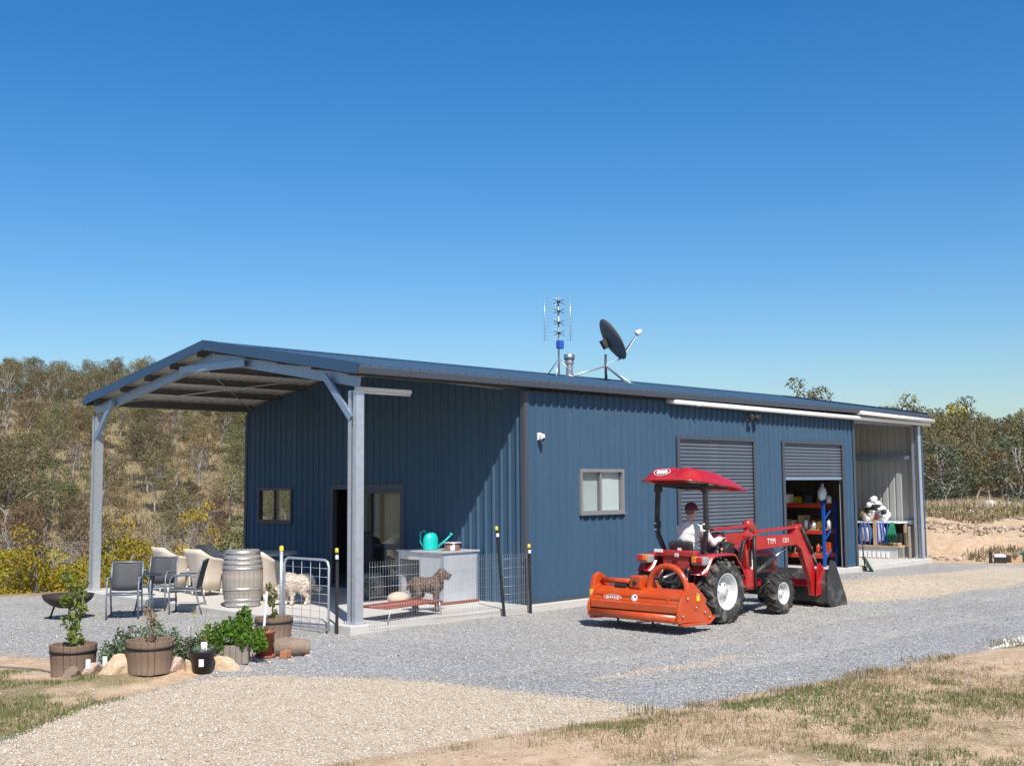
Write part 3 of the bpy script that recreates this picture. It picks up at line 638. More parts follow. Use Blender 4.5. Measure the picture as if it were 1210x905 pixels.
# satellite dish, seen from behind
ds = thing('satellite_dish', 'large dark grey satellite dish on a three legged mount on the roof', 'satellite dish', (10.2, 3.55, roofz(3.55)+.06))
M_dish = mat('dark_grey_dish', (.13, .14, .15), .6, 0, .08, 5)
MB().tube([(0,0,-.02),(0,0,.62)], .03, 10).build('mast', M_dark, ds)
for tx, ty in ((-1.0, .25), (-.05, -.8), (.85, .1)):
    zz = roofz(3.55+ty)-roofz(3.55); o = MB().tube([(0,0,.34),(tx, ty, zz)], .02, 8).build('leg', M_galv, ds); MB().cbox((tx, ty, zz+.005), (.14,.10,.012)).build('foot', M_galv, o)
nrm = V(.74, -.42, .50).normalized(); Q = nrm.to_track_quat('Z', 'Y').to_matrix(); cen = V(.10, 0, .92)
prof = [(r, .28*(r/.5)**2*.5) for r in (0.001,.1,.2,.3,.4,.46,.5)]; prof += [(.51, .145), (.5, .128)] + [(r, .28*(r/.5)**2*.5-.012) for r in (.4,.25,.1,.001)]
M2 = Q @ Matrix.Diagonal((.95, 1.08, 1)); MB().lathe(prof, 36, cen, M2).build('reflector', M_dish, ds)
MB().cbox(cen-nrm*.09, (.18,.22,.14), Q).build('bracket', M_dark, ds)
loq = Q @ V(0, -.5, .12); loq2 = Q @ V(0, .5, .12); low = loq if loq.z < loq2.z else loq2
lnb = cen+nrm*.78+low*.35; MB().tube([cen+low*1.0-nrm*.12, lnb], .018, 8).build('arm', M_dark, ds)
o = MB().lathe([(0,-.06),(.05,-.06),(.055,.03),(.075,.05),(.06,.09),(0,.10)], 14, lnb, Q @ Matrix.Rotation(math.pi, 3, 'X')).build('receiver', M_white, ds)
MB().tube([lnb, cen+low*.7+V(0,-.1,-.15), V(0,-.03,.4), V(.02,-.03,.05)], .007, 6).build('cable', M_pvc, ds)
# television antenna: mast, reflector grid and stacked bow tie elements
an = thing('television_antenna', 'tall thin television antenna with a wire grid reflector on the roof', 'antenna', (8.6, 3.6, roofz(3.6)+.05))
M_alu = mat('aluminium_rod', (.62, .64, .66), .35, .8, .05, 8); M_bplas = mat('blue_plastic', (.03, .10, .42), .45)
MB().tube([(0,0,0),(0,0,1.85)], .02, 8).build('mast', M_alu, an)
for tx, ty in ((-.32,-.2),(.3,-.25),(.0,.35)): MB().tube([(0,0,.42),(tx, ty, roofz(3.6+ty)-roofz(3.6))], .013, 6).build('leg', M_alu, an)
dirv = V(.8,-.6,0)                                         # across the grid
for k in range(13):
    z = .85+k*.08; MB().tube([V(.06,.08,z)-dirv*.36, V(.06,.08,z)+dirv*.36], .0032, 5).build('grid_rod', M_alu, an)
for s_ in (-.3, .3): MB().tube([V(.06,.08,.82)+dirv*s_, V(.06,.08,1.84)+dirv*s_], .006, 5).build('grid_stile', M_alu, an)
for z in (.98, 1.22, 1.48, 1.7):
    e = MB()
    for s_ in (-1, 1):
        for q in (-.05, .05): e.tube([V(-.05,-.06,z), V(-.05,-.06,z+q)+dirv*s_*.12], .008, 5)
    e.cbox((-.04,-.05,z), (.05,.05,.05)); e.build('bow_tie_element', M_dark, an)
MB().cbox((-.01,-.05,.72), (.15,.12,.19)).build('amplifier_box', M_bplas, an, bevel=.015)
# wall fittings
sn = thing('motion_sensor', 'small white motion sensor light on the wall near the corner', 'sensor light', (4.02, -.05, 2.88))
MB().cbox((0,.01,0), (.10,.03,.13)).build('back_plate', M_white, sn, bevel=.008); MB().cbox((0,-.05,-.01), (.085,.09,.10)).build('housing', M_white, sn, bevel=.02); MB().ball((0,-.08,-.05), .035).build('lens', M_black, sn)
fl2 = thing('floodlight', 'twin black floodlight under the eave above the first roller door', 'floodlight', (10.72, -.04, 3.45))
MB().cbox((0,0,0), (.16,.05,.10)).build('back_plate', M_white, fl2, bevel=.008)
for s_ in (-1, 1):
    o = MB().lathe([(0,.0),(.055,.0),(.075,.10),(.07,.11),(0,.105)], 16, (s_*.12,-.06,.02), Matrix.Rotation(math.radians(115), 3, 'X')).build('lamp_head', M_black, fl2); MB().tube([(s_*.03,-.02,0),(s_*.12,-.06,.02)], .016, 6).build('lamp_arm', M_black, o)
bt = thing('strip_light', 'white strip light under the carport eave beside the near post', 'strip light', (.75, .24, 3.50))
MB().cbox((0,0,.03), (1.1,.07,.06)).build('batten', M_white, bt, bevel=.006); MB().tube([(-.54,0,-.02),(.54,0,-.02)], .018, 10).build('tube', M_white, bt)
# ------------------------------------------------------------------ bush on the hill and beyond the bank
def leaf_mat(name, a, b, c=None, tr=.25):
    m, g = mk(name); oi = g.new('ObjectInfo'); n = g.noise(.55, 3, .6, g.obj()).outputs[0]; n2 = g.noise(5, 3, .6, g.obj()).outputs[0]
    col = g.mix(g.math('MULTIPLY_ADD', g.math('SUBTRACT', n2, .5), 2.2, .5, clamp=True), a, b)
    if c: col = g.mix(g.math('MULTIPLY_ADD', g.math('SUBTRACT', n, .52), 5, .1, clamp=True), col, c)
    hs = g.new('HueSaturation'); g.l(g.math('MULTIPLY_ADD', oi.outputs['Random'], .05, .475), hs.inputs['Hue']); g.l(g.math('MULTIPLY_ADD', oi.outputs['Random'], .7, .68), hs.inputs['Value']); g.l(col, hs.inputs['Color'])
    g.l(hs.outputs[0], g.b.inputs['Base Color']); g.b.inputs['Roughness'].default_value = .6; g.b.inputs['Specular IOR Level'].default_value = .25
    tl = g.new('BsdfTranslucent'); g.l(hs.outputs[0], tl.inputs[0]); mx = g.new('MixShader'); mx.inputs[0].default_value = tr
    g.l(g.b.outputs[0], mx.inputs[1]); g.l(tl.outputs[0], mx.inputs[2]); g.l(mx.outputs[0], g.out.inputs[0]); return m
L_olive = leaf_mat('olive_gum_leaves', (.105,.092,.04), (.225,.188,.088), (.255,.19,.108))
L_green = leaf_mat('green_gum_leaves', (.075,.09,.032), (.165,.165,.065), (.20,.17,.08))
L_brown = leaf_mat('russet_gum_leaves', (.145,.092,.05), (.27,.175,.09), (.18,.15,.07))
L_dark = leaf_mat('dark_scrub_leaves', (.04,.055,.022), (.085,.095,.042))
L_wattle = leaf_mat('wattle_leaves', (.22,.20,.02), (.42,.34,.03), (.62,.40,.015))
L_gold = leaf_mat('golden_wattle_flowers', (.34,.26,.02), (.64,.42,.02), (.20,.19,.03))
L_blue = leaf_mat('blue_grey_gum_leaves', (.085,.105,.06), (.17,.185,.11))
L_dry = leaf_mat('dry_twig_foliage', (.17,.135,.095), (.30,.25,.19))
M_bark = mat('pale_gum_bark', (.34, .30, .265), .9, 0, .3, 1.5, .4, 12); M_bark2 = mat('grey_brown_bark', (.20, .165, .135), .9, 0, .3, 2, .4, 12); M_twig = mat('bare_grey_branches', (.33, .295, .265), .9, 0, .2, 2)
def leaf_cloud(cs, rs, per, size, rng, droop=.5):
    """leaf quads round clump centres"""
    out = []
    for c, r in zip(cs, rs):
        n = int(per*(r[0]*r[1]*r[2])**(2/3)*9+.5) if per > 0 else 0
        d = rng.normal(0, 1, (n, 3)); d /= np.linalg.norm(d, axis=1, keepdims=True)+1e-9; rad = rng.uniform(.25, 1, (n, 1))**.45
        out.append(np.array(c)[None]+d*rad*np.array(r)[None]*(1+rng.normal(0, .10, (n, 1))))
    P = np.concatenate(out); n = len(P)
    a = rng.normal(0, 1, (n, 3)); a[:, 2] -= droop; a /= np.linalg.norm(a, axis=1, keepdims=True); b = np.cross(a, rng.normal(0, 1, (n, 3))); b /= np.linalg.norm(b, axis=1, keepdims=True)+1e-9
    L = size*rng.uniform(.6, 1.4, (n, 1)); Wd = L*.5
    vs = np.stack([P-a*L*.5, P+b*Wd*.5, P+a*L*.5, P-b*Wd*.5], 1).reshape(-1, 3); fs = np.arange(n*4).reshape(n, 4); return vs, fs
def limb(mb, a, b, r0, r1, rng, n=5, wob=.08):
    a = np.array(a, float); b = np.array(b, float); L = np.linalg.norm(b-a); pts = []; rs = []
    for i in range(n+1):
        t = i/n; q = a+(b-a)*t; q[2] += .18*L*t*(1-t); q[:2] += rng.normal(0, wob*L*.35, 2)*(0 < i < n); pts.append(q); rs.append(r0+(r1-r0)*t)
    mb.tube(pts, rs, 6); return pts
def make_tree(name, label, cat, h, rad, base, leaf, bark, seed, clumps=12, per=5.5, size=.34, flat=.75, multi=1, group=None, twigs=0):
    rng = np.random.default_rng(seed); root = thing(name, label, cat, (0, 0, -50), 0, group); mb = MB(); cs = []; rs = []
    for s_ in range(multi):
        lean = rng.normal(0, .06*h, 2)*(1 if multi == 1 else 2.4); top = np.array([lean[0], lean[1], h*.82]); tr = h*.016+.03
        pts = limb(mb, (rng.normal(0, .02*h)*(multi > 1), rng.normal(0, .02*h)*(multi > 1), -.4), top, tr/(multi**.4), tr*.3, rng, 7, .07)
        k = max(3, clumps//multi)
        for i in range(k):
            t = base+(1-base)*(i+.5)/k; th = i*2.4+rng.uniform(-.5, .5); j = min(len(pts)-1, int((t*.85)*(len(pts)-1))); a = pts[j]
            env = rad*(.35+.65*math.sin(math.pi*min(1, .18+.8*(t-base)/(1-base)))); R = env*rng.uniform(.45, 1.0)
            c = np.array([top[0]*t+math.cos(th)*R, top[1]*t+math.sin(th)*R, h*t*.97]); c[2] = min(c[2], h*.97)
            lp = limb(mb, a, c, tr*.42, tr*.10, rng, 4, .16); cs.append(c); cr = rad*rng.uniform(.26, .46); rs.append((cr, cr, cr*flat))
            for q in range(2):
                c2 = c+rng.normal(0, cr*.9, 3)*np.array([1, 1, .6]); mb.tube([lp[-2], c2], [tr*.12, tr*.05], 4); cs.append(c2); cr2 = cr*rng.uniform(.5, .8); rs.append((cr2, cr2, cr2*flat))
            for q in range(twigs):
                c3 = c+np.array([rng.normal(0, rad*.35), rng.normal(0, rad*.35), rng.uniform(.05, .22)*h]); m3 = (lp[-1]+c3)/2+rng.normal(0, rad*.06, 3); mb.tube([lp[2+q % 3], m3, c3], [tr*.2, tr*.1, tr*.04], 4)
    mb.build('trunk', bark, root)
    if per > 0:
        vs, fs = leaf_cloud(cs, rs, per/size**2*.12, size, rng); o = from_np('crown', vs, fs, leaf); o.parent = root
    return root
HG = 'bush trees on the hillside'; RG = 'bush trees beyond the dirt bank'
def gum(kind, leaf, bark, seed, h, rad, base, clumps=12):
    return make_tree('gum_tree', kind, 'tree', h, rad, base, leaf, bark, seed, clumps, 7.0, .22, group=HG)
protos = {
 'olive': [gum('olive gum tree', L_olive, M_bark, 101, 8.0, 2.7, .40), gum('olive gum tree', L_olive, M_bark2, 102, 7.0, 2.5, .34, 11), gum('olive gum tree', L_olive, M_bark, 103, 8.8, 3.0, .48, 13)],
 'green': [gum('dark green gum tree', L_green, M_bark2, 111, 7.4, 2.8, .3), gum('dark green gum tree', L_green, M_bark2, 112, 6.2, 2.6, .25)],
 'brown': [gum('russet brown gum tree', L_brown, M_bark2, 121, 6.8, 2.7, .35), gum('russet brown gum tree', L_brown, M_bark, 122, 5.6, 2.3, .3, 10)],
 'bare': [make_tree('bare_tree', 'leafless pale grey tree', 'tree', 7.0, 1.8, .3, L_dry, M_twig, 131, 10, 1.2, .2, twigs=4, group=HG), make_tree('bare_tree', 'leafless pale grey tree', 'tree', 6.0, 1.7, .25, L_dry, M_twig, 132, 10, 1.2, .2, twigs=4, multi=2, group=HG)],
 'scrub': [make_tree('scrub_bush', 'low dark scrub bush on the hillside behind the carport', 'bush', 3.4, 1.9, .15, L_dark, M_bark2, 141, 9, 9, .2, multi=3, group=HG), make_tree('scrub_bush', 'low dry twiggy bush on the hillside behind the carport', 'bush', 3.0, 1.7, .15, L_dry, M_twig, 142, 9, 6, .18, multi=3, twigs=2, group=HG)]}
used = set()
def put(proto, x, y, s, rz, label=None, group=None, sz=None):
    if id(proto) in used: o = copy_tree(proto)
    else: o = proto; used.add(id(proto))
    o.location = (x, y, gz(x, y)-.1); o.rotation_euler = (0, 0, rz); o.scale = (s, s, sz or s)
    if label: o['label'] = label
    if group: o['group'] = group
    return o
def polar(azd, d): a = math.radians(azd); return CAM[0]+d*math.cos(a), CAM[1]+d*math.sin(a)
def pxaz(px): return math.degrees(YAW)-math.degrees(math.atan((px-605)/1347.8))
rt_ = random.Random(5); spots = []
tries = 0
while len(spots) < 400 and tries < 40000:
    tries += 1; d = math.sqrt(rt_.uniform(80**2, 238**2)); az = rt_.uniform(52.3, 71.3); x, y = polar(az, d)
    if any((x-a)**2+(y-b)**2 < 3.35**2 for a, b, *_ in spots): continue
    if 128 < d < 147 and (66.2 < az < 68.3 or 62.6 < az < 64.2) : continue           # bare clearings
    spots.append((x, y, d))
for x, y, d in spots:
    u = rt_.random()
    if d < 98: k = 'scrub' if u < .40 else 'bare' if u < .58 else 'brown' if u < .80 else 'olive'
    else: k = 'olive' if u < .34 else 'green' if u < .54 else 'brown' if u < .76 else 'bare' if u < .90 else 'scrub'
    s = rt_.uniform(.52, .84)*(.9 if d < 98 else 1)
    pr = rt_.choice(protos[k]); where = 'at the foot of the hill behind the carport' if d < 98 else 'on the hill skyline above the carport roof' if d > 205 else 'on the lower hillside behind the carport' if d < 145 else None
    o = put(pr, x, y, s, rt_.uniform(0, 6.28), sz=s*rt_.uniform(.9, 1.15))
    base_lb = {'olive': 'olive gum tree', 'green': 'dark green gum tree', 'brown': 'russet brown gum tree', 'bare': 'leafless pale grey tree', 'scrub': 'low dark scrub bush' if pr is protos['scrub'][0] else 'low dry twiggy bush'}[k]
    o['label'] = base_lb+' '+(where or 'on the upper hillside behind the carport')
# wattles in the gully below the pad
WG = 'yellow wattle bushes in the gully'
wat = [make_tree('wattle_bush', 'yellow green wattle bush in the gully left of the carport post', 'bush', 3.4, 1.9, .1, L_wattle, M_bark2, 151, 12, 9, .13, multi=4, group=WG), make_tree('wattle_bush', 'golden flowering wattle in the gully behind the wicker chairs', 'bush', 4.2, 1.6, .2, L_gold, M_bark2, 152, 11, 7, .15, multi=3, group=WG)]
dk = make_tree('evergreen_bush', 'dense dark green bush against the far corner of the shed', 'bush', 4.6, 2.1, .1, L_green, M_bark2, 153, 14, 9, .16, multi=4)
for px, d, k, s in ((18, 47, 0, .78), (52, 45, 0, .95), (88, 49, 0, .8), (128, 46, 0, 1.02), (158, 52, 0, .98), (182, 50, 0, .7), (204, 60, 1, .9), (226, 62, 1, 1.02), (238, 90, 1, 1.1), (5, 55, 1, .8), (108, 60, 1, .75)):
    x, y = polar(pxaz(px), d); put(wat[k], x, y, s, px*.7, None if k == 0 and px < 108 else ('yellow green wattle bush in the gully behind the folding chairs' if k == 0 else None))
x, y = polar(pxaz(262), 57); put(dk, x, y, 1.05, 1)
sb_ = protos['scrub']
for px, d, s in ((10, 62, 1.1), (75, 66, 1.0), (120, 70, 1.1), (185, 64, 1.1), (212, 52, .8), (282, 66, 1.2), (150, 74, 1.2), (40, 72, 1.1), (245, 74, 1.2), (95, 58, .8), (170, 58, .9)):
    x, y = polar(pxaz(px), d); put(sb_[int(px) % 2], x, y, s, px)
for px, d, s in ((20, 70, .75), (62, 62, .7), (110, 68, .7), (145, 62, .7), (195, 72, .8), (218, 68, .7), (255, 76, .8)):
    x, y = polar(pxaz(px), d); put(protos['bare'][int(px+d) % 2], x, y, s, px)['label'] = 'leafless pale grey tree in the gully below the pad'
# beyond the bank on the right
bank = [make_tree('gum_tree', 'olive green gum tree beyond the dirt bank', 'tree', 7.6, 2.6, .28, L_olive, M_bark, 161, 14, 11, .22, group=RG), make_tree('gum_tree', 'dark green gum tree beyond the dirt bank', 'tree', 7.2, 2.5, .25, L_green, M_bark2, 162, 14, 11, .22, group=RG), make_tree('gum_tree', 'brown leaved gum tree beyond the dirt bank', 'tree', 6.4, 2.3, .25, L_brown, M_bark2, 163, 12, 10, .22, group=RG),
        make_tree('bare_tree', 'slender white barked bare tree beyond the dirt bank', 'tree', 6.6, 1.5, .3, L_dry, M_bark, 164, 10, .9, .18, twigs=4, group=RG), make_tree('scrub_bush', 'low dark scrub beyond the dirt bank', 'bush', 3.2, 1.9, .1, L_dark, M_bark2, 165, 10, 8, .18, multi=3, group=RG)]
sp2 = []; tries = 0
while len(sp2) < 96 and tries < 9000:
    tries += 1; d = rt_.uniform(66, 108); az = rt_.uniform(18.0, 26.2); x, y = polar(az, d)
    if any((x-a)**2+(y-b)**2 < 2.6**2 for a, b, *_ in sp2): continue
    sp2.append((x, y, d))
for x, y, d in sp2:
    u = rt_.random(); k = 0 if u < .40 else 1 if u < .55 else 2 if u < .74 else 3 if u < .84 else 4
    s = rt_.uniform(.72, 1.05)*(.58+.36*min(1, (d-60)/36)); put(bank[k], x, y, s, rt_.uniform(0, 6.28))
sap = make_tree('gum_sapling', 'blue grey gum sapling on the bank beside the shed end', 'tree', 3.4, 1.5, .12, L_blue, M_bark, 171, 12, 7, .16, multi=2)
for px, d, s, lb in ((1113, 56, .95, None), (1203, 55, 1.0, 'blue grey gum sapling on the bank above the rubbish pile'), (1132, 62, .7, 'small blue grey gum sapling beside a larger sapling on the bank')):
    x, y = polar(pxaz(px), d); put(sap, x, y, s, px, lb)
for px, d, k, s, lb in ((955, 118, 0, 1.32, 'single gum crown showing over the shed roof ridge'), (1000, 125, 3, 1.25, 'bare treetop showing over the far end of the shed roof'), (1060, 100, 3, 1.22, 'bare treetop showing above the white roof pipes'), (1075, 88, 2, 1.05, None)):
    x, y = polar(pxaz(px), d); put(bank[k], x, y, s, px, lb)
x, y = polar(pxaz(1086), 80); put(wat[1], x, y, 1.42, 2, 'golden flowering wattle beside the far end of the shed roof', 'yellow wattle bushes beyond the shed')
for i, (px, d, s) in enumerate(((1166, 46.5, .30), (1188, 47.5, .24))):
    x, y = polar(pxaz(px), d); m_ = MB(); m_.ball((0,0,0), (1.5*s/.3, 1.0, .8), 12, 8); o = m_.build('boulder', mat('pale_boulder', (.52,.46,.38), .9, 0, .2, 3, .5, 8), loc=(x, y, gz(x, y)+.12), rot=(0, 0, px)); o.scale = (s, s, s)
    tag(o, ('larger' if i == 0 else 'smaller')+' pale boulder in dry grass on the bank', 'boulder')
# ------------------------------------------------------------------ tractor (local x forward, z up from the ground)
TX, TY = 4.40, -2.92; TZ = gz(TX, TY)+.005
tr = thing('tractor', 'red compact tractor with canopy and front loader parked beside the shed', 'tractor', (TX, TY, TZ))
RX = Matrix.Rotation(math.pi/2, 3, 'X')
def wheel(x, y, R, wd, rb, nl, side):
    c = V(x, y, R); t = MB()
    prof = [(rb,-wd*.40),(rb+.02,-wd*.47),(R*.80,-wd*.50),(R*.90,-wd*.47),(R*.945,-wd*.38),(R*.955,0),(R*.945,wd*.38),(R*.90,wd*.47),(R*.80,wd*.50),(rb+.02,wd*.47),(rb,wd*.40)]
    t.lathe(prof, 48, c, RX)
    for s_ in (-1, 1):
        for k in range(nl):
            th = 2*math.pi*(k+(.5 if s_ > 0 else 0))/nl; pr = []
            for f, zf, rr in ((0, -.04, .975), (.16, .28, .972), (.27, .47, .945), (.30, .515, .87)):
                a = th+f*(1 if True else -1); pr.append((a, s_*zf*wd, R*rr))
            for i in range(3):
                A = RX @ V(pr[i][2]*math.cos(pr[i][0]), pr[i][2]*math.sin(pr[i][0]), pr[i][1])+c; B = RX @ V(pr[i+1][2]*math.cos(pr[i+1][0]), pr[i+1][2]*math.sin(pr[i+1][0]), pr[i+1][1])+c
                am = (pr[i][0]+pr[i+1][0])/2; up = RX @ V(math.cos(am), math.sin(am), 0)
                t.bar(A, B, R*.085, R*.085, up)
    ty = t.build('tyre', M_rubber, tr)
    o = side*wd*.5
    r = MB(); s2 = 1 if side < 0 else -1
    # dished disc: +z of lathe maps to -y after RX, so outward for side<0
    pf = [(rb+.012,wd*.42),(rb-.005,wd*.44),(rb-.025,wd*.36),(rb-.045,wd*.12),(rb*.66,wd*.02),(rb*.58,wd*.10),(rb*.30,wd*.12),(rb*.26,wd*.24),(rb*.12,wd*.26),(0.001,wd*.26)]
    r.lathe([(a, b*s2) for a, b in pf], 40, c, RX); r.lathe([(a, -b) for a, b in ((rb+.01,-wd*.43*s2),(rb+.01,wd*.43*s2),(rb-.02,wd*.40*s2))], 40, c, RX)
    rim = r.build('rim', M_rim, tr)
    b = MB()
    for k in range(6):
        th = k*math.pi/3; q = RX @ V(rb*.44*math.cos(th), rb*.44*math.sin(th), wd*.12*s2)+c; b.cbox(q, (.022,.03,.022))
    b.build('wheel_nuts', M_steel, rim); return ty
for s_ in (-1, 1): wheel(0, s_*.555, .49, .30, .275, 16, s_); wheel(1.74, s_*.52, .335, .22, .175, 15, s_)
ax = MB(); ax.tube([(0,-.5,.49),(0,.5,.49)], .09, 12); ax.build('rear_axle', M_dark, tr)
ax = MB(); ax.cbox((1.74,0,.36), (.14,.86,.12)); ax.tube([(1.74,-.45,.335),(1.74,.45,.335)], .05, 10); ax.build('front_axle', M_dark, tr, .01)
ch = MB(); ch.cbox((.35,0,.60), (1.3,.34,.34)); ch.cbox((-.1,0,.62), (.5,.46,.5)); ch.cbox((1.5,0,.52), (1.1,.26,.22)); ch.lathe([(.0,-.2),(.06,-.2),(.06,0),(0,0)], 12, (-.36,0,.56), Matrix.Rotation(math.pi/2, 3, 'Y')); ch.build('transmission', M_dark, tr, .02)
# bonnet
hd = MB(); sec = [(-.27,.66),(-.29,.80),(-.285,.98),(-.22,1.09),(0,1.13),(.22,1.09),(.285,.98),(.29,.80),(.27,.66)]; xs = [.98, 1.5, 2.0, 2.18, 2.22]; sc = [1, .99, .93, .84, .7]; vs = []; fs = []
for x, s_ in zip(xs, sc):
    for y, z in sec: vs.append((x, y*s_, .66+(z-.66)*(s_ if x > 1.9 else 1)))
n_ = len(sec)
for i in range(len(xs)-1):
    for k in range(n_-1): fs.append((i*n_+k, (i+1)*n_+k, (i+1)*n_+k+1, i*n_+k+1))
fs.append(tuple((len(xs)-1)*n_+k for k in range(n_))); hd.add(vs, fs, True); bn = hd.build('bonnet', M_red, tr)
for s_ in (-1, 1):
    g_ = MB(); g_.cbox((1.62, s_*.288, .82), (.62,.02,.22))
    for k in range(6): g_.cbox((1.38+k*.1, s_*.30, .82), (.05,.01,.18))
    g_.build('side_grille', M_black, bn)
MB().cbox((1.55,0,.60), (1.0,.40,.16)).build('engine_block', M_dark, tr, .02)
mf = MB().tube([(1.3,.20,1.0),(1.3,.24,1.2),(1.3,.24,1.34)], .03, 8).build('exhaust', M_steel, tr)
# dash, steering wheel, levers
ds_ = MB(); ds_.prism([(.62,.70),(.95,.70),(.97,1.16),(.86,1.20),(.70,1.10)], -.2, .2, 'y'); ds_.build('dash_console', M_black, tr, .02)
sw = MB(); Ms = Matrix.Rotation(math.radians(-32), 3, 'Y'); pts = [V(.64,0,1.24)+Ms @ V(.185*math.cos(a), .185*math.sin(a), 0) for a in np.linspace(0, 2*math.pi, 24, endpoint=False)]
sw.tube(pts, .014, 8, closed=True)
for k in range(3): a = k*2.09; sw.tube([V(.64,0,1.22), V(.64,0,1.24)+Ms @ V(.18*math.cos(a), .18*math.sin(a), 0)], .009, 6)
sw.tube([V(.64,0,1.22), V(.76,0,1.05)], .022, 8); sw.build('steering_wheel', M_black, tr)
for x, y, l in ((.28,-.30,.26),(.34,-.33,.24),(.4,.31,.2)):
    o = MB().tube([(x,y,.84),(x+.05,y,.84+l)], .009, 6).build('lever', M_steel, tr); MB().ball((x+.05,y,.86+l), .024).build('knob', mat('orange_knob', (.6,.25,.03), .5) if y < -.31 else M_black, o)
fp = MB(); fp.cbox((.55,0,.50), (.60,1.0,.03)); fp.cbox((.72,-.42,.40), (.22,.20,.02)); fp.build('footplate', M_dark, tr, .005)
MB().cbox((.86,-.46,.62), (.24,.18,.30)).build('side_tank', M_red, tr, .03)
# seat
st = MB(); st.cbox((.0,0,.90), (.44,.44,.12)); st.cbox((-.22,0,1.08), (.10,.44,.34), Matrix.Rotation(math.radians(-10), 3, 'Y')); st.build('seat', M_black, tr, .045, seg=3); MB().cbox((-.278,0,1.12), (.012,.07,.05)).build('seat_label', M_white, tr)
# mudguards: an arch over each rear wheel, flat red shelf behind the seat
for s_ in (-1, 1):
    m_ = MB(); yi, yo = s_*.36, s_*.66; ang = np.linspace(math.radians(18), math.radians(150), 16); vs = []; fs = []
    def prof(a): r = .585+(.04 if math.radians(60) < a < math.radians(130) else 0); return (r*math.cos(a), .49+r*math.sin(a))
    for a in ang:
        x, z = prof(a); z = min(z, 1.06); vs += [(x, yi, z), (x, yo, z), (x, yo, z-.035), (x, yo-s_*.02, z-.035), (x, yo-s_*.02, z-.02), (x, yi, z-.02)]
    for i in range(len(ang)-1):
        for k in range(6): k2 = (k+1) % 6; fs.append((i*6+k, (i+1)*6+k, (i+1)*6+k2, i*6+k2))
    m_.add(vs, fs, True); m_.prism([(-.42,.55),(.55,.55),(.50,.75),(.25,.98),(-.3,1.0)], yi-s_*.02, yi, 'y'); mg = m_.build('mudguard', M_red, tr)
    tl = MB(); tl.cbox((-.47, s_*.52, .97), (.16,.24,.13)); lamp = tl.build('lamp_housing', mat('grey_plastic', (.28,.28,.27), .6), mg, .025)
    MB().cbox((-.56, s_*.57, .99), (.035,.09,.09)).build('brake_lamp', mat('red_lens', (.55,.02,.02), .25), lamp, .01); MB().cbox((-.56, s_*.47, .99), (.035,.085,.09)).build('indicator', mat('amber_lens', (.75,.22,.02), .25), lamp, .01)
rs = MB(); rs.cbox((-.34,0,1.06), (.16,.74,.10)); rs.cbox((-.36,0,.92), (.06,.5,.22)); rs.build('rear_deck', M_red, tr, .02); MB().cbox((-.425,.30,1.10), (.012,.16,.05)).build('deck_decal', M_white, tr); MB().cbox((-.43,-.05,1.04), (.02,.08,.06)).build('work_lamp', M_rim, tr, .01)
# three point linkage, behind
for s_ in (-1, 1):
    MB().tube([(-.22,s_*.20,.46),(-.75,s_*.36,.36)], .025, 8).build('lift_arm', M_dark, tr); MB().tube([(-.30,s_*.20,.98),(-.62,s_*.33,.40)], .018, 8).build('lift_link', M_steel, tr)
MB().tube([(-.3,0,.78),(-.85,-.1,.72)], .022, 8).build('top_link', M_steel, tr)
# roll bar
for s_ in (-1, 1):
    m_ = MB(); pts = [(-.12,s_*.34,.86),(-.18,s_*.38,1.12),(-.22,s_*.46,1.35),(-.22,s_*.47,1.62),(-.20,s_*.45,2.13)]
    for a, b in zip(pts[:-1], pts[1:]): m_.bar(a, b, .065, .065, (1,0,0))
    m_.cbox((-.20,s_*.45,2.06), (.10,.10,.10)); m_.cbox((-.22,s_*.465,1.5), (.085,.085,.1)); rb_ = m_.build('roll_bar_post', M_black, tr, .008)
    for z in (1.42, 1.52): MB().tube([(-.30,s_*.465,z),(-.14,s_*.465,z)], .012, 6).build('pin', M_white, rb_)
m_ = MB(); m_.bar((-.20,-.5,2.12), (-.20,.5,2.12), .06, .06); m_.bar((.35,-.4,2.07), (.35,.4,2.07), .04, .04); m_.bar((-.2,-.38,2.11), (.5,-.38,2.06), .035, .035); m_.bar((-.2,.38,2.11), (.5,.38,2.06), .035, .035); m_.build('canopy_frame', M_black, tr)
# canopy: moulded shell, drooping forward
nu, nv = 40, 30; vs = []; fs = []
def canopy(u, v, under):
    x = u*.86+.18; y = v*.58; e = max(abs(u), abs(v)); r = (abs(u)**5+abs(v)**5)**.2
    k = 1/max(r, 1e-6)*e if r > 1e-6 else 1; x = (u*k)*.86+.18; y = (v*k)*.58
    def ss(t): t = max(0, min(1, t)); return t*t*(3-2*t)
    dome = .175*ss((1-abs(u))/.30)*ss((1-abs(v))/.30)
    if u > -.1: dome *= 1-.80*max(0,(u+.1)/1.1)
    ridge = .014*(math.cos(v*13) > .3)*ss((1-abs(u))/.3)*ss((.8-abs(v))/.2)
    z = 2.225-.11*(x+.6)+dome+ridge-.02*ss((e-.85)/.15)
    return (x, y, z-(.022 if under else 0))
for j in range(nv+1):
    for i in range(nu+1): vs.append(canopy(-1+2*i/nu, -1+2*j/nv, False))
n0 = len(vs)
for j in range(nv+1):
    for i in range(nu+1): vs.append(canopy(-1+2*i/nu, -1+2*j/nv, True))
Wn = nu+1
for j in range(nv):
    for i in range(nu): a = j*Wn+i; fs.append((a, a+1, a+1+Wn, a+Wn)); fs.append((n0+a, n0+a+Wn, n0+a+1+Wn, n0+a+1))
edge = [i for i in range(Wn)]+[j*Wn+nu for j in range(1, nv+1)]+[nv*Wn+i for i in range(nu-1, -1, -1)]+[j*Wn for j in range(nv-1, 0, -1)]
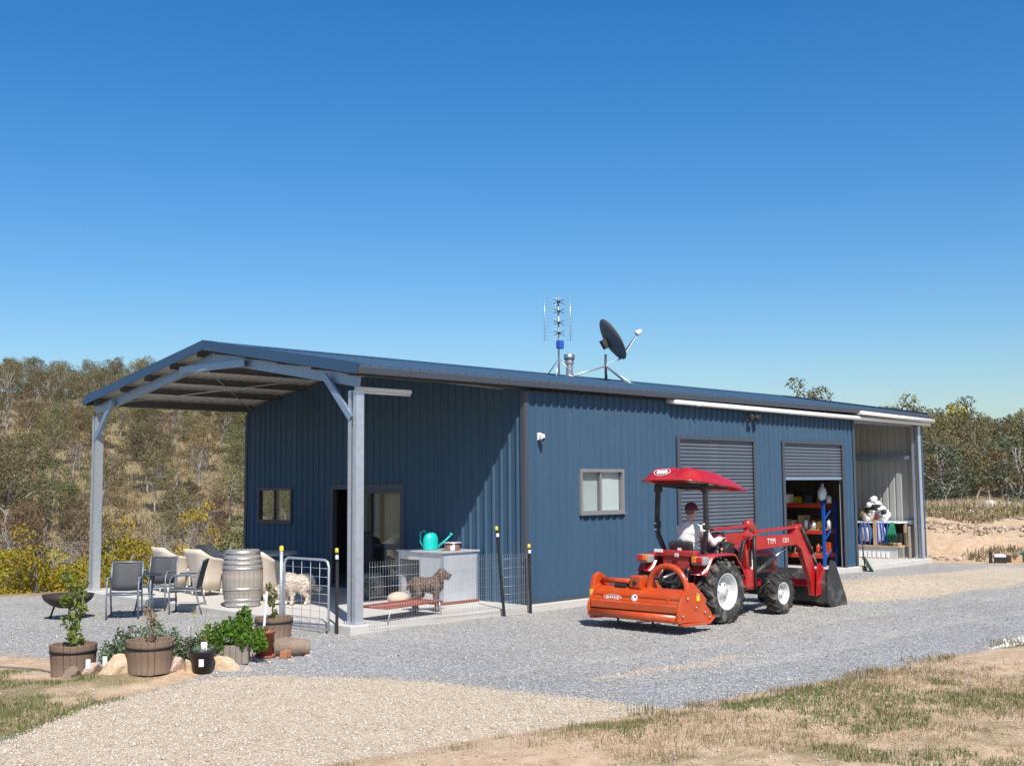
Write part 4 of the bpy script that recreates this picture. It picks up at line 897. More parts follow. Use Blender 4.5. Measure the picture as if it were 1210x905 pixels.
for a, b in zip(edge, edge[1:]+edge[:1]): fs.append((b, a, a+n0, b+n0))
cp = MB().add(vs, fs, True).build('canopy', M_red, tr)
# oval badge with script strokes on the back slope of the canopy
def on_can(v, w_):
    u = -1+.30*(.28+w_*.6); p = V(*canopy(u, v, False)); return p+V(-.012, 0, .008)
bd = MB(); pts = [on_can(.18+.27*math.cos(a), .42+.34*math.sin(a)) for a in np.linspace(0, 2*math.pi, 28, endpoint=False)]; bd.tube(pts, .005, 5, closed=True)
for q in range(2): bd.tube([on_can(.36-.36*t, .36+.12*q+.13*math.sin(t*24+q)) for t in np.linspace(0, 1, 30)], .009, 5)
bd.build('canopy_badge', M_white, cp)
# loader
ld = MB(); dropz = lambda L: [(a, b-.16*min(1, max(0, (b-.45)/.6))) for a, b in L]
arm = [(1.02,1.22),(1.00,1.40),(1.12,1.44),(2.30,1.44),(2.42,1.60),(2.55,1.60),(2.66,1.40),(2.86,.98),(3.06,.42),(3.10,.22),(2.86,.20),(2.80,.44),(2.50,1.18),(2.36,1.26)]
for s_ in (-1, 1): ld.prism(dropz(arm), s_*.47-.05, s_*.47+.05, 'y')
ld.bar((2.9,-.5,.42), (2.9,.5,.42), .12, .12)
ldr = ld.build('loader_boom', M_red, tr, .012)
for s_ in (-1, 1):
    m_ = MB(); y = s_*.47; m_.prism([(.98,.42),(1.30,.42),(1.24,.84),(1.26,1.26),(1.02,1.30),(.96,1.14),(1.02,.74)], y-s_*.12-.045, y-s_*.12+.045, 'y'); m_.prism([(1.0,.40),(1.5,.46),(1.5,.58),(1.0,.70)], y-s_*.24, y-s_*.13, 'y'); m_.build('loader_tower', M_red, ldr, .012)
    m_ = MB(); a, b = V(1.16, y-s_*.02, .68), V(2.12, y-s_*.02, 1.06); m_.tube([a, a+(b-a)*.62], .04, 10); m_.build('lift_cylinder', M_dark, ldr); MB().tube([a+(b-a)*.62, b], .02, 8).build('piston_rod', M_steel, ldr)
    m_ = MB(); a, b = V(2.50, y+s_*.065, 1.38), V(3.0, y+s_*.065, .70); m_.tube([a, a+(b-a)*.66], .034, 10); m_.build('bucket_cylinder', M_dark, ldr); MB().tube([a+(b-a)*.6, b], .018, 8).build('piston_rod', M_steel, ldr)
    MB().prism([(2.86,.20),(3.16,.24),(3.22,.56),(3.02,.76),(2.92,.72)], y+s_*.10-.012, y+s_*.10+.012, 'y').build('bucket_bracket', M_red, ldr, .005)
    MB().bar((1.10,y+s_*.0,1.355), (2.42,y+s_*.0,1.395), .055, .05).build('levelling_rod', M_red, ldr, .01)
bk = MB(); pr = [(3.02,.10),(3.02,.50),(3.16,.80),(3.20,.80),(3.08,.50),(3.07,.14),(3.16,.05),(3.70,.02),(3.70,.0),(3.14,.0)]; bk.prism([(a, b*(.8 if b > .3 else 1)) for a, b in pr], -.68, .68, 'y'); bk.prism([(3.02,.08),(3.02,.50),(3.16,.80),(3.30,.78),(3.66,.14),(3.70,.0),(3.12,.0)], -.705, -.682, 'y'); bk.prism([(3.02,.08),(3.02,.50),(3.16,.80),(3.30,.78),(3.66,.14),(3.70,.0),(3.12,.0)], .682, .705, 'y')
bk.build('bucket', mat('worn_black_bucket', (.05,.05,.05), .5, .4, .4, 5, .2, 30, .5, ((.36,.34,.31), .55)), ldr, .006)
hs_ = MB()
for q in range(4):
    y = -.40+q*.03; hs_.tube([(.80,y,.62),(.76+.02*q,y-.04,.95),(.84+.03*q,y-.06,1.20),(1.02,y-.03,1.28-.02*q),(1.10,y,1.10),(1.12,y,.8)], .014, 6)
hs_.build('hydraulic_hoses', M_black, ldr)
MB().tube([(.98,-.56,.45),(.97,-.56,1.05),(1.0,-.55,1.3)], .03, 8).build('hose_guard', M_black, ldr)
mr = MB(); mr.tube([(1.14,.47,1.28),(1.14,.47,1.44)], .012, 6); mr.cbox((1.13,.47,1.53), (.03,.10,.19)); mr.build('mirror', M_steel, ldr, .008)
tk = MB().lathe([(0,-.06),(.10,-.06),(.11,0),(.10,.06),(0,.06)], 18, (2.42,.47,1.40), RX).build('elbow_cap', M_red, ldr)
def text(body, size, loc, rot, m, parent, name):
    c = bpy.data.curves.new(name, 'FONT'); c.body = body; c.size = size; c.extrude = .001; c.align_x = 'CENTER'; c.align_y = 'CENTER'
    t = bpy.data.objects.new(name, c); COL.objects.link(t); bpy.context.view_layer.update(); dg = bpy.context.evaluated_depsgraph_get()
    me = bpy.data.meshes.new_from_object(t.evaluated_get(dg)); bpy.data.objects.remove(t); me.materials.clear(); me.materials.append(m)
    o = bpy.data.objects.new(name, me); COL.objects.link(o); o.parent = parent; o.location = loc; o.rotation_euler = rot; return o
HP = math.pi/2
text('TYM', .13, (1.55,-.524,1.185), (HP,0,0), M_white, ldr, 'lettering'); text('1331', .11, (2.0,-.524,1.185), (HP,0,0), M_white, ldr, 'lettering')
dc = MB(); dc.box((1.12,-.398,.66), (1.19,-.396,1.02)); dc.box((1.06,-.398,1.05), (1.20,-.396,1.10)); dc.build('decal', M_white, ldr)
for s_ in (-1, 1): MB().cbox((1.13,s_*.395-.0,.93), (.07,.002,.4))

# ------------------------------------------------------------------ driver on the seat
M_skin = mat('skin', (.52, .30, .22), .55, 0, .08, 20); M_shirt = mat('pale_work_shirt', (.66, .62, .58), .85, 0, .08, 9, .4, 30); M_jean = mat('navy_work_trousers', (.03,.035,.05), .85, 0, .15, 10, .3, 40); M_hat = mat('maroon_felt_hat', (.10,.022,.03), .85, 0, .15, 12, .2, 60); M_boot = mat('brown_boots', (.07,.045,.03), .6)
pz = TZ; P0 = V(TX, TY, TZ)
pe = thing('person', 'person in pale shirt and maroon cap driving the red tractor', 'person', (TX-.02, TY, TZ+.96))
def limbt(mb, pts, rs): mb.tube(pts, rs, 10); [mb.ball(p, r*1.0, 10, 8) for p, r in zip(pts, rs)]
lean = .10
sh = [(.03,-.19,.47),(.03,.19,.47)]
armR = [V(.05,-.19,.46), V(.22,-.30,.25), V(.52,-.235,.30)]; armL = [V(.05,.19,.46), V(.22,.28,.22), V(.50,.17,.27)]
def torso(mb, g=0):
    for x, z, rx, ry in ((-.02,.06,.13,.175),(-.03,.18,.125,.165),(-.02,.30,.13,.175),(.0,.40,.125,.185),(.02,.47,.10,.17)): mb.ball((x,0,z), (rx+g, ry+g, .12+g), 16, 10)
def legs(mb, g=0):
    for s_ in (-1, 1): limbt(mb, [V(.0,s_*.10,.02), V(.42,s_*.16,.07), V(.50,s_*.16,-.33)], [.095+g, .07+g, .048+g])
b_ = MB(); torso(b_); legs(b_); b_.tube([(.03,0,.52),(.05,0,.66)], [.065,.058], 12); b_.ball((.05,0,.64), .06)
HC = V(.075,0,.755); b_.ball(HC, (.098,.078,.115), 18, 14); b_.ball(HC+V(.045,0,-.06), (.055,.056,.06)); b_.ball(HC+V(.10,0,-.015), (.022,.014,.022)); b_.ball(HC+V(.092,0,.03), (.014,.055,.012)); b_.ball(HC+V(.09,0,-.06), (.014,.026,.008))
for s_ in (-1, 1): b_.ball(HC+V(-.005,s_*.08,-.01), (.022,.012,.034))
for arm_, s_ in ((armR, -1), (armL, 1)):
    limbt(b_, arm_, [.06,.046,.032]); hnd = arm_[2]; d = (arm_[2]-arm_[1]).normalized()
    pc = hnd+d*.055; b_.ball(pc, (.05,.04,.022)); b_.ball(hnd+d*.02, (.035,.032,.022))
    for q in range(4):
        y = (q-1.5)*.021; k1 = pc+V(.035,y,.004); ln = (.040,.046,.044,.034)[q]; limbt(b_, [k1, k1+V(ln,0,-.010), k1+V(ln+.012,0,-.042), k1+V(ln-.012,0,-.06)], [.0105,.010,.009,.008])
    limbt(b_, [pc+V(-.01,-s_*.03,0), pc+V(.025,-s_*.055,-.012), pc+V(.045,-s_*.05,-.035)], [.012,.0105,.009])
body = b_.build('body', M_skin, pe); fuse(body, .0075, 4)
s_m = MB(); torso(s_m, .014); s_m.ball((.02,0,.50), (.085,.12,.05))
for arm_ in (armR, armL): e = arm_[2]-(arm_[2]-arm_[1])*.10; limbt(s_m, [arm_[0], arm_[1], e], [.083,.064,.048])
shirt = s_m.build('shirt', M_shirt, pe); fuse(shirt, .014, 5); tx_ = bpy.data.textures.new('cloth_folds', 'CLOUDS'); tx_.noise_scale = .09; q_ = shirt.modifiers.new('folds', 'DISPLACE'); q_.texture = tx_; q_.strength = .035
s_m = MB(); legs(s_m, .016); s_m.ball((-.02,0,.03), (.15,.195,.10), 16, 10); tz_ = s_m.build('trousers', M_jean, pe); fuse(tz_, .014, 5)
for s_ in (-1, 1):
    bt_ = MB(); bt_.ball((.56,s_*.16,-.40), (.14,.055,.05)); bt_.ball((.50,s_*.16,-.36), (.06,.055,.08)); fuse(bt_.build('boot', M_boot, pe), .012, 3)
ht = MB(); ht.lathe([(.001,.125),(.06,.118),(.095,.085),(.108,.04),(.109,.015),(.102,.012)], 24, HC, Matrix.Diagonal((1.0,.86,1))); 
vs = []; fs = []
for i in range(13):
    a = math.radians(-80+i*160/12); vs += [tuple(HC+V(.10*math.cos(a), .088*math.sin(a), .022)), tuple(HC+V(.10*math.cos(a)+.085*math.cos(a)**.8 if abs(a) < 1.38 else .10*math.cos(a), .092*math.sin(a), .005))]
for i in range(12): fs.append((2*i, 2*i+1, 2*i+3, 2*i+2))
ht.add(vs, fs, True); cap = ht.build('cap', M_hat, pe); sd_ = cap.modifiers.new('thick', 'SOLIDIFY'); sd_.thickness = .006
hr = MB().ball(HC+V(-.03,0,.0), (.078,.082,.085), 14, 10).build('hair', mat('grey_hair', (.12,.10,.09), .8), pe)

# ------------------------------------------------------------------ flail mulcher on the linkage
mu = thing('flail_mulcher', 'orange flail mulcher carried behind the red tractor', 'mulcher', (0, -3.0, TZ))
def Yb(y): return y
lowz = lambda L: [(a, .17+(b-.17)*.74) for a, b in L]
sp = [(2.86,.30),(2.86,.46),(2.95,.66),(3.12,.76),(3.36,.74),(3.50,.58),(3.54,.28),(3.50,.28),(3.47,.56),(3.34,.71),(3.13,.73),(2.98,.64),(2.89,.46),(2.89,.30)]
MB().prism(lowz(sp), -.80, .80, 'y').build('hood', M_orange, mu, .006)
for z0, x0 in ((.415, 2.872), (.49, 2.915)): MB().bar((x0,-.79,z0), (x0,.79,z0), .02, .025).build('hood_rib', M_orange, mu)
fl_ = MB(); fl_.prism([(2.80,.30),(2.855,.30),(2.855,.42),(2.80,.40)], -.79, .79, 'y'); fl_.build('rear_flap', M_orange, mu, .006)
ro = MB(); ro.tube([(2.84,-.80,.22),(2.84,.80,.22)], .065, 18); ro.build('rear_roller', M_orange, mu); MB().tube([(2.94,-.78,.20),(2.94,.78,.20)], .035, 10).build('flail_shaft_guard', M_dark, mu)
for s_ in (-1, 1):
    m_ = MB(); y = s_*.83
    m_.prism([(2.78,.17),(3.52,.13),(3.64,.20),(3.60,.27),(3.42,.44),(3.30,.60),(3.06,.63),(2.90,.55),(2.78,.34)], y-.018, y+.018, 'y'); m_.prism([(2.86,.12),(3.52,.10),(3.66,.18),(3.66,.21),(3.50,.135),(2.86,.155)], y-.05, y+.05, 'y')
    sp_ = m_.build('side_plate', M_orange, mu, .008)
    for k, (x, z) in enumerate(((2.88,.26),(3.0,.50),(3.2,.36),(3.24,.55),(3.42,.28),(3.54,.2))): MB().lathe([(0,.03),(.016,.03),(.018,.018)], 6, (x,y-.018+(.036 if s_ > 0 else 0),z), RX if s_ < 0 else RX @ Matrix.Rotation(math.pi, 3, 'X')).build('bolt', M_steel, sp_)
    MB().cbox((3.26 if s_ < 0 else 2.89, y+s_*.01, .50), (.06,.04 if s_ > 0 else .05,.10)).build('reflector', mat('yellow_sticker', (.75,.55,.04), .5), mu)
bc = MB(); bc.prism([(2.96,.30),(2.92,.52),(2.98,.74),(3.10,.80),(3.24,.74),(3.34,.52),(3.30,.30)], .85, .93, 'y'); bc.build('belt_cover', M_orange, mu, .02)
MB().tube([(3.12,.82,.68),(3.12,.20,.68)], .042, 12).build('drive_tube', M_orange, mu)
gb = MB(); gb.cbox((3.14,.12,.68), (.20,.20,.19)); gb.tube([(3.24,.12,.68),(3.42,.12,.68)], .05, 12); gbx = gb.build('gearbox', M_orange, mu, .02); MB().lathe([(0,.02),(.035,.02),(.04,0)], 12, (3.04,.12,.68), Matrix.Rotation(-HP, 3, 'Y')).build('oil_plug', M_black, gbx)
a_ = MB(); pts = [V(3.14,-.41+.34*math.cos(t), .60+.34*math.sin(t)) for t in np.linspace(0, math.pi, 14)]; a_.tube([V(3.14,-.07,.45)]+pts+[V(3.14,-.75,.45)], .045, 10); a_.build('hitch_arch', M_orange, mu)
for y in (-.07, -.75): MB().prism([(3.05,.50),(3.55,.36),(3.62,.44),(3.30,.70),(3.12,.72)], y-.012, y+.012, 'y').build('hitch_bracket', M_orange, mu, .004)
MB().tube([(3.4,.12,.68),(3.98,.06,.60)], .05, 12).build('drive_shaft_cover', M_black, mu)
MB().lathe([(0,.004),(.055,.004),(.057,0)], 20, (2.888,.02,.465), Matrix.Rotation(math.radians(-66), 3, 'Y')).build('round_sticker', M_white, mu)
bd = MB(); Mr = Matrix.Rotation(math.radians(-68), 3, 'Y')
pts = [V(2.886,.43,.455)+Mr @ V(.035*math.sin(t), .16*math.cos(t), .003) for t in np.linspace(0, 2*math.pi, 24, endpoint=False)]; bd.tube(pts, .004, 5, closed=True)
for k in range(7): bd.cbox(V(2.886,.535-k*.035,.455)+Mr @ V(0,0,.004), (.03 if k % 2 else .038,.014,.003), Mr)
bd.build('badge', M_white, mu)
MB().cbox((2.852,-.62,.385), (.01,.12,.05), Matrix.Rotation(math.radians(-12), 3, 'Y')).build('sticker', MATS['yellow_sticker'], mu)
for k_, (a_, b_) in enumerate((((3.16,.05,.78),(3.95,.16,.95)),((3.2,-.2,.72),(3.95,-.22,.9)))): MB().tube([a_, tuple((V(*a_)+V(*b_))/2+V(0,.08*(k_-.5),-.16)), b_], .014, 7).build('hydraulic_hose', M_black, mu)
MB().cbox((3.10,.42,.62), (.10,.22,.05)).build('manual_holder', M_black, mu, .01)
for y in (-.6, 0, .6): MB().bar((2.852,y,.33), (2.90,y,.50), .012, .05, (0,1,0)).build('stiffener', M_orange, mu)
for y in (-.3, .35): MB().tube([(2.9,y,.18),(2.92,y,.06)], .02, 6).build('flail', M_dark, mu)
# ------------------------------------------------------------------ patio furniture, dogs, fence, pots
def woven(name, a, b, sc=55):
    m, g = mk(name); v = g.obj(); wv = g.new('TexWave', wave_type='BANDS', bands_direction='Z'); wv.inputs['Scale'].default_value = sc; wv.inputs['Distortion'].default_value = .6; wv.inputs['Detail'].default_value = 1; g.l(v, wv.inputs['Vector'])
    ck = g.new('TexChecker'); ck.inputs['Scale'].default_value = 60; g.l(v, ck.inputs['Vector']); n = g.noise(5, 4, .6, v).outputs[0]
    c = g.mix(g.math('ADD', g.math('MULTIPLY', wv.outputs['Fac'], .6), g.math('MULTIPLY', n, .4)), a, b); g.l(c, g.b.inputs['Base Color']); g.b.inputs['Roughness'].default_value = .7
    g.bump(g.math('ADD', wv.outputs['Fac'], g.math('MULTIPLY', ck.outputs['Fac'], .4)), .22, .004); return m
M_wick = woven('cream_wicker', (.60,.50,.395), (.72,.62,.51), 8); M_sling = woven('charcoal_mesh_fabric', (.035,.035,.04), (.085,.085,.09), 120); M_frame = mat('grey_powder_coat', (.20,.23,.26), .45, .3, .08, 8)
def sling_chair(label, loc, rz):
    """faces local -y"""
    t = thing('outdoor_chair', label, 'chair', loc, rz, None)
    for s_ in (-1, 1):
        f = MB(); x = s_*.25
        f.tube([(x,-.24,0),(x,-.25,.30),(x,-.24,.58),(x,-.18,.65),(x,.12,.655),(x,.19,.62)], .014, 8); f.build('arm_frame', M_frame, t)
        MB().tube([(x,.30,0),(x,.235,.22),(x,.18,.42),(x,.245,.70),(x,.30,.90)], .015, 8).build('leg', M_frame, t); MB().cbox((x,-.03,.668), (.045,.30,.018)).build('armrest', M_frame, t, .008)
    b = MB(); b.tube([(-.25,-.25,.41),(.25,-.25,.41)], .013, 8); b.tube([(-.25,.19,.40),(.25,.19,.40)], .013, 8); b.tube([(-.25,-.25,.41),(-.25,.19,.40)], .013, 8); b.tube([(.25,-.25,.41),(.25,.19,.40)], .013, 8); b.tube([(-.25,.30,.90),(.25,.30,.90)], .015, 8); b.build('seat_frame', M_frame, t)
    def sheet(nm, pts):
        vs = []; fs = []
        for i, (y, z) in enumerate(pts):
            for k in range(5): x = -.24+.12*k; sag = -.012*(1-((k-2)/2)**2); vs.append((x, y-sag*.5, z+sag))
        for i in range(len(pts)-1):
            for k in range(4): a = i*5+k; fs.append((a, a+1, a+6, a+5))
        o = MB().add(vs, fs, True).build(nm, M_sling, t); m_ = o.modifiers.new('t', 'SOLIDIFY'); m_.thickness = .006; return o
    sheet('seat', [(-.26,.405),(-.24,.42),(-.1,.415),(.05,.405),(.17,.405)]); sheet('backrest', [(.185,.44),(.20,.55),(.235,.70),(.285,.88),(.30,.905),(.312,.89)])
    return t
gzp = lambda x, y: (x, y, gz(x, y)+.004)
sling_chair('dark mesh chair standing on the gravel, its back to the fire bowl side', gzp(-1.36, 4.42), math.radians(-45+10)) 
sling_chair('dark mesh chair behind the small round table', gzp(-.32, 5.25), math.radians(-52))
sling_chair('dark mesh chair turned side on beside the wine barrel', gzp(-.30, 4.25), math.radians(-132))
tb = thing('side_table', 'small round dark table among the mesh chairs', 'table', gzp(-.86, 4.62)); MB().lathe([(.0,.66),(.24,.66),(.245,.672),(.24,.684),(0,.684)], 28).build('table_top', M_black, tb)
for k in range(3): a = k*2.1+.4; MB().tube([(.2*math.cos(a),.2*math.sin(a),0),(.13*math.cos(a),.13*math.sin(a),.34),(.18*math.cos(a),.18*math.sin(a),.66)], .016, 8).build('leg', M_frame, tb)
MB().tube([(.14*math.cos(a),.14*math.sin(a),.33) for a in np.linspace(0, 6.28, 20, endpoint=False)], .008, 6, closed=True).build('ring', M_frame, tb)
# wicker tub chairs
def wicker_mesh():
    m_ = MB(); lv = [(.10,.0,.215,.20),(.30,.02,.24,.215),(.46,.045,.27,.235),(.62,.07,.30,.25),(.78,.10,.335,.265),(.88,.125,.355,.275)]
    n = 24; vs = []; fs = []
    def ring(z, sh_, hx, hy, d):
        out = []
        for k in range(n+1):
            a = math.radians(-25+230*k/n); x = (hx-d)*math.copysign(abs(math.cos(a))**.45, math.cos(a)); y = (hy-d)*math.copysign(abs(math.sin(a))**.45, math.sin(a)); zz = z
            if z > .58: zz = .58+(z-.58)*(1 if math.sin(a) > .8 else max(.12, .12+.88*(math.sin(a)+.45)/1.25))
            out.append((x, y+sh_*max(0, math.sin(a)), zz))
        return out
    R = []
    for z, q_, hx, hy in lv: R.append(ring(z, q_, hx, hy, 0))
    for z, q_, hx, hy in reversed(lv): R.append(ring(z, q_, hx, hy, .045))
    for r in R: vs += r
    for i in range(len(R)):
        j = (i+1) % len(R)
        for k in range(n): a = i*(n+1)+k; b = j*(n+1)+k; fs.append((a, a+1, b+1, b))
    m_.add(vs, fs, True); return m_
wk0 = None
def wicker(label, loc, rz):
    global wk0
    t = thing('wicker_chair', label, 'chair', loc, rz)
    if wk0 is None:
        sh_ = wicker_mesh().build('shell', M_wick, t); se = MB().cbox((0,-.03,.42), (.50,.46,.06)).build('seat', M_wick, t, .02); ap = MB().cbox((0,-.235,.26), (.46,.03,.28)).build('front_panel', M_wick, t, .01)
        lg = MB().tube([(0,0,0),(0,0,.12)], [.018,.022], 8).build('leg', M_wick, t, loc=(-.19,-.19,0)); wk0 = (sh_, se, ap, lg)
    else:
        for q in wk0: share(q, t)
    for x, y in ((.19,-.19),(.19,.19),(-.19,.19)): share(wk0[3], t, (x, y, 0))
    return t
# round white table under the carport, chairs round it with their backs to the yard
TBX, TBY = 2.15, 5.75
wicker('wicker tub chair nearest the far carport post, back to the yard', (.92, 6.9, .004), math.radians(84))
wicker('wicker tub chair with its back to the dark mesh chairs', (1.0, 5.80, .004), math.radians(92))
wicker('wicker tub chair behind another at the table, only its top edge showing', (1.75, 6.75, .004), math.radians(28))
wicker('wicker tub chair half hidden between the wine barrel and the gate', (1.2, 4.2, .004), math.radians(105))
dt = thing('dining_table', 'round pale dining table in the carport shade', 'table', (TBX, TBY, .004)); MB().lathe([(.0,.70),(.70,.70),(.72,.72),(.72,.745),(.70,.755),(0,.755)], 40).build('table_top', mat('pale_table_top', (.50,.49,.46), .5), dt); MB().lathe([(.30,0),(.30,.04),(.10,.08),(.08,.4),(.12,.70)], 24).build('pedestal', M_wick, dt)
# wine barrel
M_oak = mat('weathered_oak', (.33,.28,.235), .8, 0, .3, 5, .4, 30); M_hoop = mat('galvanised_hoop', (.58,.58,.57), .38, .8, .1, 8)
def brad(z, h=.96, rm=.345, re=.275): t = (z/h-.5)*2; return re+(rm-re)*(1-t*t)
br = thing('wine_barrel', 'grey wooden wine barrel with silver hoops on the slab edge', 'barrel', (.35, 3.55, .004)); NS = 26; zs = [0,.06,.18,.32,.48,.64,.78,.90,.96]; src = None
for k in range(NS):
    if src is None:
        m_ = MB(); d = math.pi/NS*.955; vs = []; fs = []
        for z in zs:
            for a in (-d, 0, d): vs.append((brad(z)*math.cos(a), brad(z)*math.sin(a), z))
            vs.append(((brad(z)-.025)*math.cos(0), 0, z))
        for i in range(len(zs)-1):
            for q in range(2): a = i*4+q; fs.append((a, a+1, a+5, a+4))
            fs += [(i*4+3, i*4, i*4+4, i*4+7), (i*4+2, i*4+3, i*4+7, i*4+6)]
        fs += [(0,3,2,1)]; e = (len(zs)-1)*4; fs += [(e,e+1,e+2,e+3)]
        src = m_.add(vs, fs, False).build('stave', M_oak, br)
    else: share(src, br, rot=(0, 0, 2*math.pi*k/NS))
for z, wd in ((.02,.045),(.11,.04),(.29,.045),(.63,.045),(.72,.04),(.80,.04),(.885,.07)):
    MB().lathe([(brad(z)+.002,z),(brad(z)+.006,z),(brad(z+wd)+.006,z+wd),(brad(z+wd)+.002,z+wd)], 40).build('hoop', M_hoop, br)
MB().lathe([(0.001,.93),(.265,.93)], 30).build('head', M_oak, br)
# fire bowl
fb = thing('fire_bowl', 'dark steel fire bowl on three legs on the gravel', 'fire bowl', gzp(-2.05, 5.02)); M_rust = mat('dark_rusty_steel', (.05,.042,.038), .7, .4, .3, 6, .2, 30, .4, ((.12,.06,.035), .5))
MB().lathe([(.0,.18),(.14,.185),(.28,.235),(.38,.32),(.415,.40),(.40,.40),(.36,.32),(.26,.25),(0.001,.20)], 32).build('bowl', M_rust, fb)
for k in range(3): a = k*2.094+.2; MB().bar((.22*math.cos(a),.22*math.sin(a),.24), (.30*math.cos(a),.30*math.sin(a),0), .035, .02, (math.cos(a),math.sin(a),0)).build('leg', M_rust, fb)
# kennel
M_zinc = mat('scuffed_zinc_sheet', (.66,.68,.71), .36, .45, .16, 3, .08, 14, .5, ((.7,.7,.7), .3)); kn = thing('dog_kennel', 'silver sheet metal dog kennel against the gable wall', 'kennel', (2.68, 1.02, .006)); KL, KW, KH = .85, 1.15, .90
ft = .04
for x, y in ((0,0),(KL-ft,0),(0,KW-ft),(KL-ft,KW-ft),(0,.55)): MB().box((x,y,.04), (x+ft,y+ft,KH-.03)).build('frame_post', M_galv, kn)
MB().box((-.03,-.03,KH-.028), (KL+.03,KW+.03,KH)).build('roof', M_zinc, kn, .004); MB().box((-.02,-.02,0), (KL+.02,KW+.02,.038)).build('floor_board', mat('red_brown_timber', (.22,.075,.04), .8, 0, .2, 6), kn)
MB().box((ft+.002,.006,.042), (KL-ft-.002,.014,KH-.032)).build('side_panel', M_zinc, kn); MB().box((ft+.002,KW-.014,.042), (KL-ft-.002,KW-.006,KH-.032)).build('side_panel', M_zinc, kn); MB().box((.006,ft+.002,.042), (.014,.548,KH-.032)).build('front_panel', M_zinc, kn); MB().box((KL-.014,ft,.042), (KL-.006,KW-ft,KH-.032)).build('rear_panel', M_zinc, kn)
MB().box((.004,.592,KH-.16), (.012,KW-ft-.002,KH-.032)).build('lintel', M_zinc, kn)
cu = MB().ball((0,0,.09), (.26,.18,.11), 16, 10).build('cushion', mat('beige_fleece', (.55,.43,.33), .95, 0, .12, 8, .5, 30), loc=(2.38, 1.83, .006), rot=(0,0,.5)); tag(cu, 'beige fleece cushion in front of the kennel opening', 'cushion')
# watering can and tin on the kennel
wc = thing('watering_can', 'turquoise plastic watering can on the kennel roof', 'watering can', (2.95, 1.62, .91)); M_turq = mat('turquoise_plastic', (.01,.46,.40), .35, 0, .05, 6)
MB().lathe([(.0,0),(.125,0),(.13,.02),(.13,.20),(.10,.27),(.055,.30),(.0,.305)], 24, (0,0,0), Matrix.Diagonal((1.15,.85,1))).build('body', M_turq, wc); MB().tube([(.10,-.08,.05),(.20,-.17,.16),(.27,-.23,.25)], [.026,.018,.014], 10).build('spout', M_turq, wc); MB().lathe([(.014,0),(.035,.03),(.0,.032)], 12, (.27,-.23,.25), Matrix.Rotation(math.radians(40), 3, 'Y')).build('rose', M_turq, wc)
MB().tube([(-.05,.03,.28),(-.10,.06,.34),(-.16,.09,.30),(-.16,.09,.14),(-.12,.07,.06)], .014, 8).build('handle', M_turq, wc)
ti = thing('feed_tin', 'small tin pan with rusty side and white label on the kennel roof', 'tin', (3.05, 1.16, .907)); MB().lathe([(.0,0),(.13,0),(.14,.13),(.13,.135),(.12,.02),(.001,.02)], 24).build('pan', mat('copper_tin', (.42,.22,.17), .45, .4), ti); MB().cbox((-.085,-.10,.07), (.07,.012,.11), Matrix.Rotation(math.radians(-50), 3, 'Z')).build('paper_label', M_white, ti); MB().lathe([(.001,.15),(.16,.145),(.165,.135)], 24, (0,-.0,0)).build('lid', M_zinc, ti)
# raised dog bed
db = thing('dog_bed', 'red fabric raised dog bed on thin steel legs', 'dog bed', (.42, .42, .006), math.radians(8)); bl, bw, bh = 1.30, .58, .20
M_redfab = mat('faded_red_canvas', (.30,.075,.05), .9, 0, .12, 8, .3, 120)
fr_ = MB(); fr_.tube([(0,0,bh),(bl,0,bh)], .014, 8); fr_.tube([(0,-bw,bh),(bl,-bw,bh)], .014, 8); fr_.tube([(0,0,bh),(0,-bw,bh)], .014, 8); fr_.tube([(bl,0,bh),(bl,-bw,bh)], .014, 8); fr_.build('frame', M_redfab, db)
vs = []; fs = []
for i in range(9):
    for j in range(5): u, v = i/8, j/4; vs.append((u*bl, -v*bw, bh+.010-.03*(1-(2*u-1)**2)*(1-(2*v-1)**2)))
for i in range(8):
    for j in range(4): a = i*5+j; fs.append((a, a+1, a+6, a+5))
o = MB().add(vs, fs, True).build('fabric', M_redfab, db); o.modifiers.new('t', 'SOLIDIFY').thickness = .008
for x, y, dx in ((.08,0,-.05),(.08,-bw,-.05),(bl-.08,0,.05),(bl-.08,-bw,.05)): MB().tube([(x,y,bh),(x+dx,y,0)], .012, 8).build('leg', M_galv, db)
# covered chair, stone and potted plant in the shade by the sliding door
bb = thing('shade_chair', 'dark high backed chair in the shade by the glass door', 'chair', (2.95, 3.30, .004), math.radians(100)); M_navy = mat('dark_chair_fabric', (.022,.022,.028), .85, 0, .15, 9)
MB().prism([(-.26,.40),(.26,.40),(.24,.95),(.20,1.16),(.14,1.20),(-.14,1.20),(-.20,1.16),(-.24,.95)], .18, .26, 'y').build('backrest', M_navy, bb, .03); MB().cbox((0,-.02,.42), (.52,.48,.12)).build('seat', M_navy, bb, .03)
for x in (-.22,.22):
    for y in (-.2,.2): MB().tube([(x,y,0),(x,y,.38)], .02, 8).build('leg', M_black, bb)
pt = thing('garden_pot', 'round grey garden pot in the shade beside the kennel', 'pot', (2.55, 2.78, .004)); MB().lathe([(.0,0),(.15,0),(.23,.12),(.25,.26),(.22,.40),(.17,.46),(.15,.46),(.19,.38),(.2,.1),(.0,.05)], 28).build('bowl', mat('grey_glazed_pot', (.20,.19,.175), .6, 0, .15, 5), pt)
